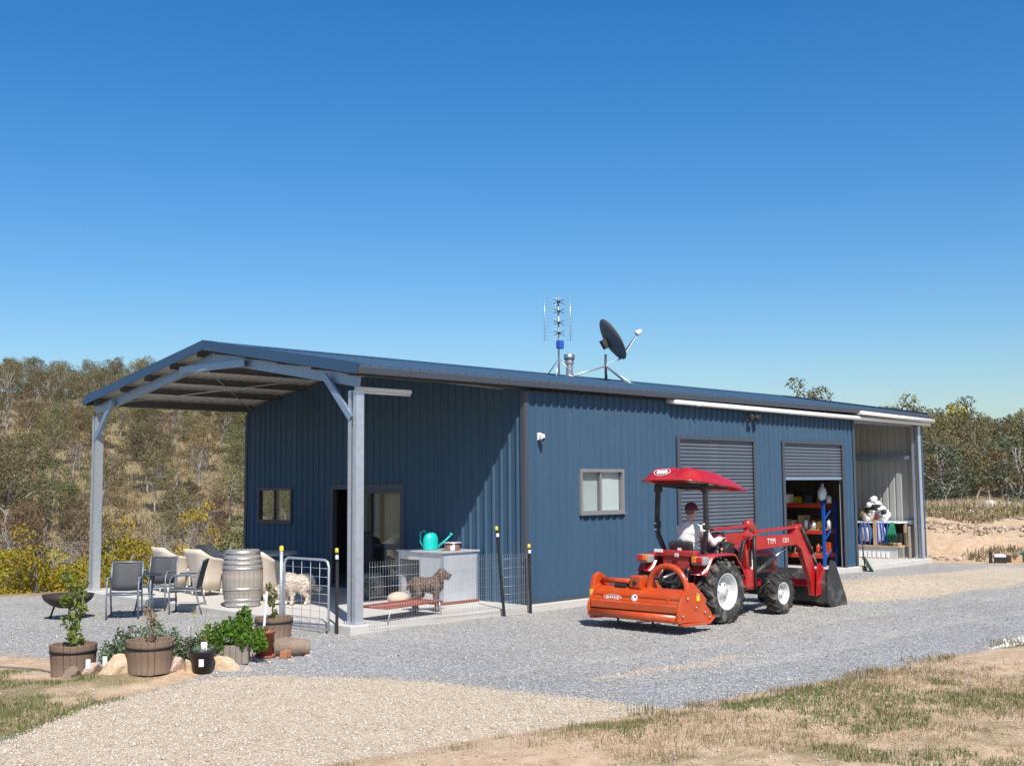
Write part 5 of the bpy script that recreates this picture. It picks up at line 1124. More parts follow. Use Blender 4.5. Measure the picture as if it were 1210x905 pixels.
def leaves(name, label, cat, loc, cs, rs, per, size, m, stems, seed=3, group=None, sm=None, lean=.5):
    t = thing(name, label, cat, loc, 0, group); rng = np.random.default_rng(seed)
    vs, fs = leaf_cloud(cs, rs, per, size, rng, lean); o = from_np('leaves', vs, fs, m); o.parent = t
    if stems:
        for a, b, r in stems: MB().tube([a, tuple((np.array(a)+np.array(b))/2+rng.normal(0, .01, 3)), b], [r, r*.8, r*.5], 6).build('stem', sm or M_bark2, t)
    return t
M_parsley = leaf_mat('parsley_leaves', (.06,.19,.015), (.16,.37,.04), None, .3); M_citrus = leaf_mat('yellowing_citrus_leaves', (.09,.13,.025), (.21,.22,.04), (.42,.33,.04), .3); M_herb = leaf_mat('grey_green_herbs', (.09,.13,.06), (.17,.20,.11), (.16,.11,.12), .25); M_flower = leaf_mat('pink_white_petals', (.45,.22,.30), (.70,.62,.60), None, .2); M_dead = leaf_mat('dead_twig_leaves', (.25,.16,.09), (.34,.25,.15), None, .2)
leaves('pot_plant', 'small spiky plant beside the kennel in the shade', 'plant', (2.22, 2.42, .006), [(0,0,.30),(.03,.02,.22)], [(.13,.13,.10),(.09,.09,.1)], 420, .07, M_herb, [((0,0,0),(0,0,.28),.012)], 9)
# ------------------------------------------------------------------ dogs
def fur(name, a, b, sc):
    m, g = mk(name); v = g.obj(); n = g.noise(sc, 5, .7, v).outputs[0]; n2 = g.noise(5, 3, .6, v).outputs[0]; g.l(g.mix(g.math('MULTIPLY_ADD', g.math('SUBTRACT', g.math('ADD', g.math('MULTIPLY', n, .6), g.math('MULTIPLY', n2, .4)), .5), 3, .5, clamp=True), a, b), g.b.inputs['Base Color']); g.b.inputs['Roughness'].default_value = .95; g.b.inputs['Specular IOR Level'].default_value = .15; g.bump(n, .9, .02); return m
M_bfur = fur('brown_curly_fur', (.13,.088,.066), (.36,.265,.21), 42); M_wfur = fur('cream_fur', (.66,.53,.41), (.90,.82,.72), 22); M_nose = mat('dog_nose', (.012,.01,.01), .35)
def dog(name, label, loc, rz, m, s, headpts, tail, curly, lpose, fat=1.0, sx=1.0):
    """local x forward"""
    t = thing(name, label, 'dog', loc, rz); b = MB()
    for x, z, r in ((-.24,.43,.125),(-.12,.43,.115),(0,.42,.12),(.12,.42,.135),(.20,.44,.135)): b.ball((x*s,0,z*s), (r*s*1.05*fat, r*s*.80*fat, r*s*fat), 14, 10)
    hx, hz, nx_, nz_ = headpts                                   # head centre and muzzle direction
    limbt(b, [V(.20*s,0,.50*s), V((.20+hx)/2*s,0,(.50+hz)/2*s), V(hx*s,0,hz*s)], [.10*s,.08*s,.075*s])
    H_ = V(hx*s,0,hz*s); d = V(nx_,0,nz_).normalized(); u = V(-d.z,0,d.x); u = u if u.z > 0 else -u
    b.ball(H_, (.095*s,.085*s,.09*s), 14, 10); limbt(b, [H_+d*.04*s-u*.015*s, H_+d*.12*s-u*.03*s, H_+d*.155*s-u*.03*s], [.062*s,.05*s,.042*s])
    for y in (-1, 1):
        limbt(b, [H_+V(0,y*.075*s,0)+u*.04*s, H_+V(0,y*.105*s,0)-u*.03*s-d*.01*s, H_+V(0,y*.10*s,0)-u*.11*s], [.026*s,.034*s,.024*s])
        f1, h1 = lpose[0 if y < 0 else 1]
        limbt(b, [V(.19*s,y*.075*s,.40*s), V((.17+f1)*s,y*.085*s,.22*s), V((.19+f1*1.5)*s,y*.085*s,.05*s)], [.066*s,.045*s,.034*s]); b.ball(((.21+f1*1.5)*s,y*.085*s,.028*s), (.05*s,.036*s,.028*s))
        limbt(b, [V(-.25*s,y*.07*s,.40*s), V((-.20+h1)*s,y*.09*s,.27*s), V((-.33+h1)*s,y*.09*s,.17*s), V((-.31+h1)*s,y*.09*s,.05*s)], [.085*s,.058*s,.038*s,.033*s]); b.ball(((-.29+h1)*s,y*.09*s,.028*s), (.05*s,.036*s,.028*s))
    limbt(b, [V(a*s, 0, c*s) for a, c in tail], [.035*s]+[.03*s]*(len(tail)-2)+[.018*s])
    b.v = [(x_*sx, y_, z_) for x_, y_, z_ in b.v]; H_ = V(H_.x*sx, H_.y, H_.z); o = b.build('body', m, t); fuse(o, .011, 3)
    tx = bpy.data.textures.new('fur_clumps', 'CLOUDS'); tx.noise_scale = .035 if curly else .05; dm = o.modifiers.new('fur', 'DISPLACE'); dm.texture = tx; dm.strength = .03 if curly else .015; dm.mid_level = .5
    q_ = V(d.x*sx, 0, d.z); MB().ball(H_+q_*.20*s-u*.012*s, (.02*s,.024*s,.018*s)).build('nose', M_nose, t)
    for y in (-1, 1): MB().ball(H_+q_*.085*s+u*.035*s+V(0,y*.042*s,0), .013*s).build('eye', M_nose, t)
    bpy.context.view_layer.update(); ev = o.evaluated_get(bpy.context.evaluated_depsgraph_get()); me = ev.to_mesh(); n_ = len(me.polygons); cs_ = np.empty(n_*3); nn_ = np.empty(n_*3); me.polygons.foreach_get('center', cs_); me.polygons.foreach_get('normal', nn_); cs_ = cs_.reshape(-1, 3); nn_ = nn_.reshape(-1, 3); ev.to_mesh_clear()
    rng = np.random.default_rng(3); pk = rng.integers(0, n_, 15000); c0 = cs_[pk]; nr = nn_[pk]; dn = nr*.55+rng.normal(0, .45, c0.shape)+np.array([-.35, 0, -.45]); dn /= np.linalg.norm(dn, axis=1, keepdims=True); sd = np.cross(dn, rng.normal(0, 1, c0.shape)); sd /= np.linalg.norm(sd, axis=1, keepdims=True)+1e-9
    ln = (.030 if curly else .038)*rng.uniform(.5, 1.2, (len(pk), 1))*np.clip((c0[:, 2:3]-.03)/.15, .25, 1); wv_ = .0035
    vs_ = np.stack([c0-sd*wv_, c0+sd*wv_, c0+dn*ln], 1).reshape(-1, 3); hair = from_np('fur', vs_, np.arange(len(vs_)).reshape(-1, 3), m); hair.parent = t
    return t
dog('curly_dog', 'brown curly coated dog standing alert behind the red dog bed', (1.93, .53, .004), math.radians(-44), M_bfur, 1.0, (.30,.60,1,-.05), [(-.34,.47),(-.42,.44),(-.46,.36)], True, [(0,0),(.02,.06)], 1.0, .74)
dog('cream_dog', 'cream coloured dog sniffing the slab behind the wire gate', (1.12, 3.05, .004), math.radians(148), M_wfur, .86, (.47,.27,.75,-.65), [(-.34,.44),(-.44,.32),(-.52,.28),(-.58,.31)], False, [(.04,.0),(-.05,.08)], 1.42, .82)
# ------------------------------------------------------------------ wire fence and gate round the slab corner
M_wire = mat('galvanised_wire', (.50,.51,.52), .45, .6, .1, 10); M_yel = mat('yellow_cap', (.75,.50,.02), .5)
def stake(label, x, y, h, lx=0, ly=0):
    t = thing('fence_stake', label, 'stake', (x, y, gz(x, y)-.02)); p = [(-.022,-.022),(.022,-.022),(.022,-.016),(.004,-.016),(.004,.022),(-.004,.022),(-.004,-.016),(-.022,-.016)]
    m_ = MB().prism(p, 0, h, 'z'); o = m_.build('post', M_black, t); o.rotation_euler = (math.atan2(-ly, h), math.atan2(lx, h), 0)
    c = MB(); c.lathe([(.0,.06),(.024,.055),(.028,.0),(.022,-.01)], 12, (lx, ly, h)); c.build('cap', M_yel, t); MB().cbox((lx*.93-.02, ly*.93-.03, h*.94), (.04,.035,.06)).build('insulator', M_white, t, .006); return t
stake('black fence stake with yellow cap beside the near carport post', -.20, .16, 1.22, .0, 0)
stake('black leaning fence stake with yellow cap standing on the gravel', 2.93, -.22, 1.44, -.14, .02)
stake('short black fence stake with yellow cap at the shed wall corner', 3.56, -.22, 1.12, -.02, 0)
t = thing('gate_post', 'grey steel gate post with yellow cap beside the wine barrel', 'post', (-.26, 1.50, gz(-.26, 1.5)-.02)); MB().tube([(0,0,0),(0,0,1.2)], .028, 12).build('post', M_galv, t); MB().lathe([(0,1.27),(.03,1.26),(.034,1.19)], 12).build('cap', M_yel, t)
ga = thing('wire_gate', 'silver tubular gate with square wire mesh beside the carport post', 'gate', (-.25, 1.43, gz(-.25, 1.4)+.05), math.radians(-89)); GL, GH = 1.12, 1.02
o = MB().tube([(0,0,0),(0,0,GH-.1),(.03,0,GH-.03),(.1,0,GH),(GL-.1,0,GH),(GL-.03,0,GH-.03),(GL,0,GH-.1),(GL,0,0),(.0,0,0)], .019, 8).build('frame', M_galv, ga)
for k in range(1, 8): MB().tube([(0,0,k*GH/8),(GL,0,k*GH/8)], .0035, 5).build('wire', M_wire, ga)
for k in range(1, 5): MB().tube([(k*GL/5,0,0),(k*GL/5,0,GH)], .0035, 5).build('wire', M_wire, ga)
def mesh_fence(label, a, b, h, sp=.05, hs=(0,.1,.2,.32,.45,.6,.75,.9)):
    a = V(*a); b = V(*b); L = (b-a).length; d = (b-a)/L; t = thing('wire_fence', label, 'fence', a)
    m_ = MB(); n = int(L/sp)
    for k in range(n+1): q = d*(L*k/n); m_.tube([q, q+V(0,0,h)], .0024, 3, False)
    o = m_.build('upright_wires', M_wire, t); o['kind'] = 'stuff'
    for z in hs: MB().tube([V(0,0,min(z, h)), d*L+V(0,0,min(z, h))], .0018, 4).build('line_wire', M_wire, t)
mesh_fence('fine wire mesh fence along the slab from the carport post', (.18, -.14, -.06), (2.86, -.19, -.06), .98); mesh_fence('short fine wire mesh fence between the two gravel stakes', (2.94, -.20, -.08), (3.55, -.2, -.08), .98)
# ------------------------------------------------------------------ half barrel planters, pots, rocks
M_wood = mat('weathered_brown_staves', (.20,.135,.095), .85, 0, .35, 7, .5, 25, .3, ((.33,.27,.22), .4)); M_band = mat('black_iron_band', (.02,.018,.018), .6, .3)
def planter(label, loc, R0, R1, h, ns=22):
    t = thing('barrel_planter', label, 'planter', loc); src = None; d = math.pi/ns*.94
    for k in range(ns):
        if src is None:
            vs = []
            for r, z in ((R0,0),(R1,h)):
                for a, q in ((-d,0),(d,0),(d,.025),(-d,.025)): vs.append(((r-q)*math.cos(a), (r-q)*math.sin(a), z))
            src = MB().add(vs, [(0,3,2,1),(4,5,6,7),(0,1,5,4),(1,2,6,5),(2,3,7,6),(3,0,4,7)]).build('stave', M_wood, t, .003)
        else: o = share(src, t, (0, 0, RNG.uniform(-.004,.006)), (0, 0, 2*math.pi*k/ns+RNG.uniform(-.01,.01)))
    z = h*.74; r = R0+(R1-R0)*.74; MB().lathe([(r+.001,z),(r+.007,z),(r+.009,z+.028),(r+.003,z+.028)], 36).build('hoop', M_band, t); MB().lathe([(0.001,h-.05),(R1-.05,h-.055),(R1-.026,h-.06)], 24).build('soil', M_soil, t); return t
P1, P2, P3 = (-4.55,-.62), (-4.02,-1.42), (-.98,.62)
planter('half barrel planter holding the tall yellowing shrub', (*P1, gz(*P1)-.01), .235, .265, .36); planter('half barrel planter holding a dry bare stem', (*P2, gz(*P2)-.01), .235, .27, .37); planter('half barrel planter with a young climber by the gate', (*P3, gz(*P3)-.01), .24, .28, .30)
b0 = gz(*P1)+.30
leaves('citrus_shrub', 'tall narrow shrub with yellowing leaves in the half barrel', 'shrub', (*P1, b0), [(.02,-.02,.12),(-.03,.03,.30),(.05,-.04,.46),(-.06,.05,.55),(.02,0,.68),(-.07,.06,.80),(.08,-.06,.62),(.09,-.08,.74)], [(.10,.10,.12),(.10,.10,.11),(.09,.09,.11),(.09,.09,.09),(.08,.08,.09),(.07,.07,.08),(.05,.05,.08),(.03,.03,.09)], 850, .07, M_citrus, [((0,0,-.04),(.0,0,.72),.011),((0,0,.1),(-.08,.07,.84),.008),((0,0,.1),(.10,-.09,.84),.009)], 21)
b0 = gz(*P2)+.31
leaves('dry_shrub', 'dry bare stem with a few brown leaves in a half barrel', 'shrub', (*P2, b0), [(0,0,.06),(.02,-.02,.22),(-.02,.01,.36),(.02,0,.30)], [(.05,.05,.05),(.04,.04,.07),(.05,.05,.05),(.05,.05,.08)], 1300, .05, M_dead, [((0,0,-.04),(.01,0,.34),.016),((.03,.02,-.04),(.05,.0,.36),.008),((0,0,.1),(-.05,.04,.38),.006)], 22)
b0 = gz(*P3)+.25
leaves('young_climber', 'thin young climber with sparse leaves beside a white stake', 'shrub', (*P3, b0), [(0,0,.10),(-.03,.02,.25),(.0,.0,.38),(-.06,.05,.48)], [(.05,.05,.09),(.06,.06,.08),(.05,.05,.08),(.05,.05,.07)], 1800, .05, M_citrus, [((0,0,-.04),(-.04,.03,.5),.008)], 23)
q = (-1.28,.40); sk = MB().cbox((0,0,.36), (.035,.012,.72), Matrix.Rotation(.12, 3, 'X')).build('marker_stake', M_white, loc=(q[0], q[1], gz(*q)-.02)); tag(sk, 'white flat marker stake leaning beside the planter', 'stake')
# black nursery pot
q = (-3.52,-1.72); t = thing('nursery_pot', 'black plastic nursery pot with white price label', 'pot', (*q, gz(*q)-.005)); MB().lathe([(.001,0),(.105,0),(.14,.23),(.15,.235),(.15,.27),(.14,.27),(.135,.235),(.0,.22)], 28).build('pot', M_black, t); MB().lathe([(.001,.225),(.13,.225)], 18).build('soil', M_soil, t)
MB().cbox((-.085,-.115,.13), (.055,.004,.085), Matrix.Rotation(math.radians(-36), 3, 'Z') @ Matrix.Rotation(.14, 3, 'X')).build('price_label', M_white, t); MB().cbox((-.02,-.06,.31), (.07,.006,.09), Matrix.Rotation(math.radians(-40), 3, 'Z')).build('plant_tag', M_white, t)
leaves('pink_flower', 'small pink and green flowering plant in the black pot', 'plant', (q[0], q[1], gz(*q)+.24), [(0,0,.03),(.05,-.03,.03)], [(.11,.11,.05),(.08,.08,.04)], 1500, .05, M_herb, [((0,0,-.03),(0,0,.05),.006)], 24)
leaves('tall_iris', 'thin tall stems with a yellow bud in the black pot', 'plant', (q[0]+.05, q[1]+.04, gz(*q)+.23), [(-.10,.10,.44),(0,0,.10)], [(.03,.03,.02),(.02,.02,.05)], 900, .05, L_gold, [((0,0,-.02),(.01,-.01,.5),.006),((0,0,-.02),(-.10,.10,.44),.005),((.01,0,-.02),(.03,-.03,.38),.005)], 25, sm=mat('green_stem', (.10,.15,.05), .7))
# timber box with parsley
q = (-2.90,-1.40); rz = math.radians(-38); t = thing('timber_box', 'small grey timber box planter full of parsley', 'planter', (*q, gz(*q)-.01), rz); M_grey = mat('grey_timber', (.24,.20,.16), .9, 0, .25, 9, .4, 40)
for k in range(5):
    for s_ in (-1, 1): MB().box((-.175+k*.07, s_*.15-.012, 0), (-.175+k*.07+.066, s_*.15+.012, .22)).build('slat', M_grey, t, .003)
for k in range(4):
    for s_ in (-1, 1): MB().box((s_*.165-.01, -.136+k*.068, 0), (s_*.165+.01, -.136+k*.068+.064, .21)).build('slat', M_grey, t, .003)
MB().box((-.15,-.13,.15), (.15,.13,.18)).build('soil', M_soil, t)
pc = [(-.26,.16,.08),(-.10,.0,.13),(.10,.0,.12),(.24,-.10,.06),(-.16,.20,.14),(.02,.12,.20),(.16,.06,.17),(.16,.06,.29),(.19,.06,.38),(-.24,.02,.02),(.02,-.16,.04),(.22,-.20,-.01)]
leaves('parsley_bush', 'bright green bushy parsley in the timber box', 'plant', (q[0], q[1], gz(*q)+.20), pc, [(.14,.14,.12)]*7+[(.11,.11,.10),(.07,.07,.07)]+[(.11,.11,.10)]*3, 2600, .045, M_parsley, [((0,0,-.05),(.05,.05,.3),.006),((0,0,-.05),(.12,.1,.42),.005)], 26)
q = (-2.36,-1.22); t = thing('terracotta_pot', 'terracotta coloured pot on a matching saucer', 'pot', (*q, gz(*q)-.004)); M_terra = mat('terracotta', (.30,.095,.055), .75, 0, .12, 8); MB().lathe([(.001,.02),(.095,.02),(.125,.30),(.138,.30),(.138,.345),(.122,.345),(.115,.30),(.0,.29)], 28).build('pot', M_terra, t); MB().lathe([(.001,0),(.13,0),(.145,.035),(.135,.035),(.12,.012),(.001,.012)], 28).build('saucer', M_terra, t); MB().lathe([(.001,.30),(.115,.30)], 18).build('soil', M_soil, t)
leaves('seedling', 'low green seedling in the terracotta pot', 'plant', (q[0], q[1], gz(*q)+.30), [(.02,0,.03),(-.05,.03,.03)], [(.09,.09,.05),(.06,.06,.04)], 1300, .05, M_herb, [((0,0,-.02),(0,0,.05),.005)], 27)
# rocks, log
def rock(name, label, cat, x, y, s, seed, m, sc=(1,.8,.7), rz=0):
    b = bmesh.new(); bmesh.ops.create_icosphere(b, subdivisions=3, radius=1); rr = random.Random(seed); off = V(rr.uniform(0,50), rr.uniform(0,50), rr.uniform(0,50))
    cut = [(V(rr.uniform(-1,1), rr.uniform(-1,1), rr.uniform(-.2,1)).normalized(), rr.uniform(.38,.66)) for _ in range(11)]
    for v in b.verts:
        for n, d in cut:
            e = v.co.dot(n)-d
            if e > 0: v.co -= n*e*.92
        v.co *= 1+.16*mnoise.noise(v.co*2.2+off)+.07*mnoise.noise(v.co*6+off); v.co.x *= sc[0]; v.co.y *= sc[1]; v.co.z *= sc[2]
    me = bpy.data.meshes.new(name); b.to_mesh(me); b.free(); me.materials.append(m); o = bpy.data.objects.new(name, me); COL.objects.link(o); o.location = (x, y, gz(x, y)+s*sc[2]*.38); o.scale = (s, s, s); o.rotation_euler = (0, 0, rz); return tag(o, label, cat)
M_sand = mat('tan_sandstone', (.52,.38,.24), .9, 0, .25, 3, .6, 9, .2, ((.66,.58,.48), .5)); M_pinkrock = mat('pinkish_granite', (.46,.34,.28), .9, 0, .25, 4, .6, 12, .2); M_brownrock = mat('brown_rock', (.24,.17,.13), .9, 0, .3, 4, .6, 12, .2)
rock('garden_rock', 'large pointed tan sandstone between two half barrels', 'rock', -4.33,-1.20,.20,1,M_sand,(1.1,.8,.9),-.7); rock('garden_rock', 'small pink and white rock beside the pointed sandstone', 'rock', -4.50,-.97,.13,2,M_pinkrock,(1,.8,.9),.4); rock('garden_rock', 'flat brown rock against the shrub planter', 'rock', -4.68,-.88,.15,3,M_brownrock,(1,.8,.75),.3)
rock('garden_rock', 'pale pink rock right beside the dry stem planter', 'rock', -3.74,-1.50,.155,4,M_pinkrock,(1,.8,.75),.9); rock('garden_rock', 'tan rock touching the black pot on the planter side', 'rock', -3.62,-1.60,.13,5,M_sand,(1,.8,.9),.1); rock('garden_rock', 'broad tan rock between the black pot and timber box', 'rock', -3.22,-1.70,.20,6,M_sand,(1.1,.8,.7),-.8); rock('garden_rock', 'dark brown rock behind the rocks near the first planter', 'rock', -4.15,-.78,.16,7,M_brownrock,(1,.9,.9),.2); rock('garden_rock', 'reddish rock among the flowers behind the black pot', 'rock', -3.15,-1.05,.14,8,M_sand,(1.2,.8,.7),.2)
for i, (x, y, s) in enumerate(((-3.0,-1.86,.07),(-2.75,-1.72,.05),(-2.55,-1.62,.05),(-2.2,-1.6,.05),(-1.86,-1.45,.06))): rock('garden_stone', ['small stone against the timber box corner', 'tiny stone below the parsley', 'small stone near the terracotta saucer', 'small flat stone in front of the log', 'small stone at the end of the log'][i], 'stone', x, y, s, 40+i, M_pinkrock, (1,.8,.6), i)
lg = thing('log', 'short grey brown log lying behind the terracotta pot', 'log', (-2.0,-1.26, gz(-2,-1.26)+.105), math.radians(-28)); pts = [(-.22,0,0),(-.08,.01,.01),(.08,-.01,.0),(.24,0,-.01)]; MB().tube(pts, [.115,.125,.12,.10], 14).build('bark', mat('split_log_bark', (.23,.17,.125), .95, 0, .35, 6, .8, 20), lg, .01); MB().lathe([(.001,0),(.105,0)], 16, (-.2215,0,0), Matrix.Rotation(-HP, 3, 'Y')).build('cut_end', mat('cut_wood', (.42,.22,.12), .9), lg)
t = thing('brick', 'orange brown broken brick beside the terracotta pot', 'brick', (-2.16,-1.40, gz(-2.16,-1.4)+.05), .5); MB().cbox((0,0,0), (.16,.09,.09)).build('block', mat('orange_brick', (.40,.17,.08), .9, 0, .2, 8, .4, 30), t, .012)
# low herbs and flowers between the pots
HG2 = 'low herbs between the garden pots'
for i, (x, y, r, h, m_, lb) in enumerate(((-4.22,-.95,.13,.18,M_herb,'grey green herb clump behind the pointed sandstone'),(-4.02,-.88,.14,.24,M_herb,'leggy herb between the two half barrels'),(-3.62,-1.12,.15,.20,M_herb,'grey green herb clump right of the dry stem'),(-3.36,-1.22,.16,.16,M_herb,'silvery lavender clump behind the pale rocks'),(-3.12,-1.22,.14,.2,M_flower,'pink flowering clump behind the black pot'),(-3.75,-.95,.14,.26,M_herb,'straggly herb behind the dry stem planter'))):
    h *= 1.5; leaves('herb_clump', lb, 'plant', (x, y, gz(x, y)), [(0,0,h*.5),(.05,-.03,h*.8),(-.06,.05,h*.7)], [(r*1.2,r*1.2,h*.55),(r*.7,r*.7,h*.6),(r*.7,r*.7,h*.6)], 1500, .045, m_, [((0,0,0),(.05,-.03,h),.004),((0,0,0),(-.05,.05,h*1.1),.004),((.02,0,0),(.06,.08,h*1.2),.004)], 50+i, HG2)
for i, (x, y, h) in enumerate(((-3.93,-.96,.34),(-3.30,-1.05,.40))):
    t = thing('white_flower', ['single white bloom near the dry stem planter', 'tall white bloom behind the lavender clump'][i], 'flower', (x, y, gz(x, y))); MB().tube([(0,0,0),(.01,0,h)], .004, 5).build('stem', MATS['green_stem'], t); rng = np.random.default_rng(70+i); vs, fs = leaf_cloud([(.01,0,h)], [(.03,.03,.025)], 4500, .03, rng, 0); o = from_np('petals', vs, fs, M_white); o.parent = t
for i, (x, y) in enumerate(((-4.36,-1.02),(-4.56,-1.02))): o = MB().cbox((0,0,.10), (.05,.004,.11), Matrix.Rotation(-.7, 3, 'Z')).build('plant_label', M_white, loc=(x, y, gz(x, y)+.02)); tag(o, ['white plant label tilted behind the pointed sandstone', 'white plant label upright by the pink rock'][i], 'label')
# garden hose line lying along the pad edge
hp = [(-9.5,4.4),(-7,2.9),(-5.6,1.5),(-4.9,.9),(-4.62,.1),(-4.6,-.3)]; o = MB().tube([(x, y, gz(x, y)+.012) for x, y in hp], .012, 8).build('irrigation_pipe', mat('grey_poly_pipe', (.16,.15,.14), .6)); tag(o, 'thin grey irrigation pipe running to the shrub planter', 'pipe')

# ------------------------------------------------------------------ racking inside the open roller door
M_rblue = mat('blue_rack_steel', (.015,.075,.36), .4, 0, .05, 6); M_rred = mat('orange_red_rack_beam', (.52,.045,.02), .4, 0, .05, 6)
rk = thing('pallet_rack', 'blue and red steel storage rack inside the open roller door', 'rack', (14.62, .42, .006)); RD, RL = .60, 2.6
for y in (0, RL):
    for x in (0, RD): MB().box((x,y,0), (x+.06,y+.07,1.60)).build('upright', M_rblue, rk, .004)
    for z in (.15, .62, 1.10): MB().bar((.03,y+.035,z), (RD+.03,y+.035,z+.42), .03, .03).build('brace', M_rblue, rk)
for z in (.20, .78, 1.42):
    for x in (-.012, RD+.03): MB().box((x,.075,z), (x+.045,RL-.005,z+.09)).build('beam', M_rred, rk, .004)
    MB().box((.035,.09,z+.092), (RD+.025,RL-.02,z+.108)).build('shelf', mat('chipboard', (.42,.30,.18), .9, 0, .15, 12), rk)
def stuff_box(name, label, cat, lo, sz, m, rz=0):
    o = MB().box((-sz[0]/2,-sz[1]/2,0), (sz[0]/2,sz[1]/2,sz[2])).build(name, m, loc=lo, rot=(0,0,rz), bevel=.008); return tag(o, label, cat)
M_card = mat('cardboard', (.42,.29,.17), .9, 0, .1, 8); M_cream = mat('cream_plastic', (.66,.58,.44), .6); M_silver = mat('silver_tin', (.6,.6,.6), .4, .6)
def jar(name, label, cat, lo, r, h, m, m2=None):
    t = thing(name, label, cat, lo); MB().lathe([(.001,0),(r,0),(r,h*.75),(r*.55,h*.85),(r*.5,h),(0.001,h)], 16).build('body', m, t); MB().lathe([(r*.52,h*.9),(r*.56,h*.9),(r*.56,h*1.05),(.001,h*1.05)], 14).build('lid', m2 or M_black, t); return t
X0 = 14.78; zz = [.20+.112, .78+.112, 1.42+.112]
items = [('storage_box','cardboard box on the middle rack shelf','box',(X0,1.45,zz[1]),(.3,.34,.22),M_card),('storage_box','cream plastic tub on the middle rack shelf','tub',(X0,1.95,zz[1]),(.3,.42,.12),M_cream),('storage_box','tall brown carton on the middle rack shelf','box',(X0+.1,1.12,zz[1]),(.25,.2,.34),M_card),('storage_box','grey crate at the far end of the middle shelf','crate',(X0,2.5,zz[1]),(.35,.45,.2),M_slat),('storage_box','cream carton on the bottom rack shelf','box',(X0,2.0,zz[0]),(.35,.4,.2),M_cream),('storage_box','black toolbox on the bottom rack shelf','toolbox',(X0,2.55,zz[0]),(.35,.4,.25),M_black),('storage_box','dark carton on the top rack shelf','box',(X0+.05,2.3,zz[2]),(.4,.5,.3),M_slat),('storage_box','white carton on the top rack shelf','box',(X0,1.6,zz[2]),(.3,.35,.22),M_white)]
for n, lb, c, lo, sz, m in items: stuff_box(n, lb, c, lo, sz, m, RNG.uniform(-.2,.2))
jar('paint_tin','silver paint tin on the middle rack shelf','tin',(X0-.02,.80,zz[1]),.09,.2,M_silver,M_silver); jar('bottle','white plastic bottle on the middle rack shelf','bottle',(X0-.05,.98,zz[1]),.05,.26,M_white); jar('bottle','yellow plastic bottle beside the rack upright','bottle',(X0-.02,.62,zz[1]),.06,.24,M_yel); jar('bottle','orange plastic bottle on the bottom rack shelf','bottle',(X0-.05,.66,zz[0]),.06,.25,M_orange); jar('bottle','small brown bottle on the bottom rack shelf','bottle',(X0-.1,.86,zz[0]),.06,.2,M_card)
for i, (y, l, a) in enumerate(((1.05,.55,.5),(1.3,.6,-.4),(1.6,.5,.7))): o = MB().tube([(0,0,0),(.05,l*math.sin(a)*.6,l*math.cos(a))], .022, 8).build('timber_offcut', M_cream, loc=(X0-.1, y, zz[0])); tag(o, ['pale offcut leaning on the bottom rack shelf', 'second pale offcut leaning the other way on the bottom shelf', 'third pale offcut furthest from the upright on the bottom shelf'][i], 'timber')
rj = random.Random(77); shades = [M_white, M_cream, M_card, M_silver, M_orange, M_yel, M_slat, M_black]; names = ['white', 'cream', 'brown', 'silver', 'orange', 'yellow', 'grey', 'black']; RKG = 'clutter on the storage rack shelves'
for lv, wh in ((0, 'bottom'), (1, 'middle'), (2, 'top')):
    for k in range(9):
        c = rj.randrange(8); y = .56+k*.26+rj.uniform(-.05,.05); xx = X0+.22+rj.uniform(-.03,.05); hh = rj.uniform(.10,.30)
        if rj.random() < .5: o = stuff_box('rack_carton', f'{names[c]} carton at the back of the {wh} rack shelf', 'box', (xx, y, zz[lv]), (.16, rj.uniform(.12,.22), hh), shades[c], rj.uniform(-.4,.4))
        else: o = jar('rack_bottle', f'{names[c]} bottle at the back of the {wh} rack shelf', 'bottle', (xx, y, zz[lv]), rj.uniform(.04,.08), hh, shades[c])
        o['group'] = RKG
bag = MB().ball((0,0,.17), (.13,.11,.18), 14, 10); bag.tube([(0,0,.33),(.02,-.02,.42)], [.05,.02], 10); o = bag.build('feed_bag', mat('pale_printed_bag', (.62,.68,.72), .6, 0, .2, 9, dirt=((.05,.12,.25), .5)), loc=(14.66, .48, 1.60)); fuse(o, .015, 3); tag(o, 'pale blue printed bag standing on the rack corner', 'bag')
# ------------------------------------------------------------------ open end bay: bench, straps, timber, hose
bn_ = thing('work_bench', 'timber bench along the end wall of the open bay', 'bench', (18.35, .35, .006)); M_ply = mat('raw_timber', (.46,.31,.17), .85, 0, .2, 6)
MB().box((0,0,.30), (.62,2.6,.34)).build('bench_top', M_ply, bn_); MB().box((.04,.05,0), (.07,2.55,.298)).build('front_sheet', M_zinc, bn_)
for k in range(12): MB().box((.018,.30+k*.13,.02), (.038,.37+k*.13,.17)).build('rib', M_white, bn_)
MB().box((.05,.02,.93), (.62,2.6,.965)).build('upper_shelf', M_white, bn_)
for y in (.62, 1.62): MB().box((.0,y,.342), (.045,y+.09,1.0)).build('upright', M_ply, bn_)
for y in (.0, 2.5): MB().box((.5,y+.02,.342), (.56,y+.08,.928)).build('upright', M_ply, bn_)
M_strap = mat('blue_webbing', (.02,.10,.50), .8, 0, .1, 10); M_green = mat('green_rope', (.01,.20,.10), .75, 0, .15, 20, .4, 60)
def strap(label, y, l, sw):
    o = MB(); vs = []; fs = []
    for i in range(9): u = i/8; vs += [(0, -.022+sw*math.sin(u*3)*u, -l*u), (0, .022+sw*math.sin(u*3)*u, -l*u)]
    for i in range(8): fs.append((2*i, 2*i+1, 2*i+3, 2*i+2))
    q = o.add(vs, fs, True).build('hanging_strap', M_strap, loc=(18.385, y, .955)); q.modifiers.new('t', 'SOLIDIFY').thickness = .006; return tag(q, label, 'strap', 'blue straps hanging from the bench shelf')
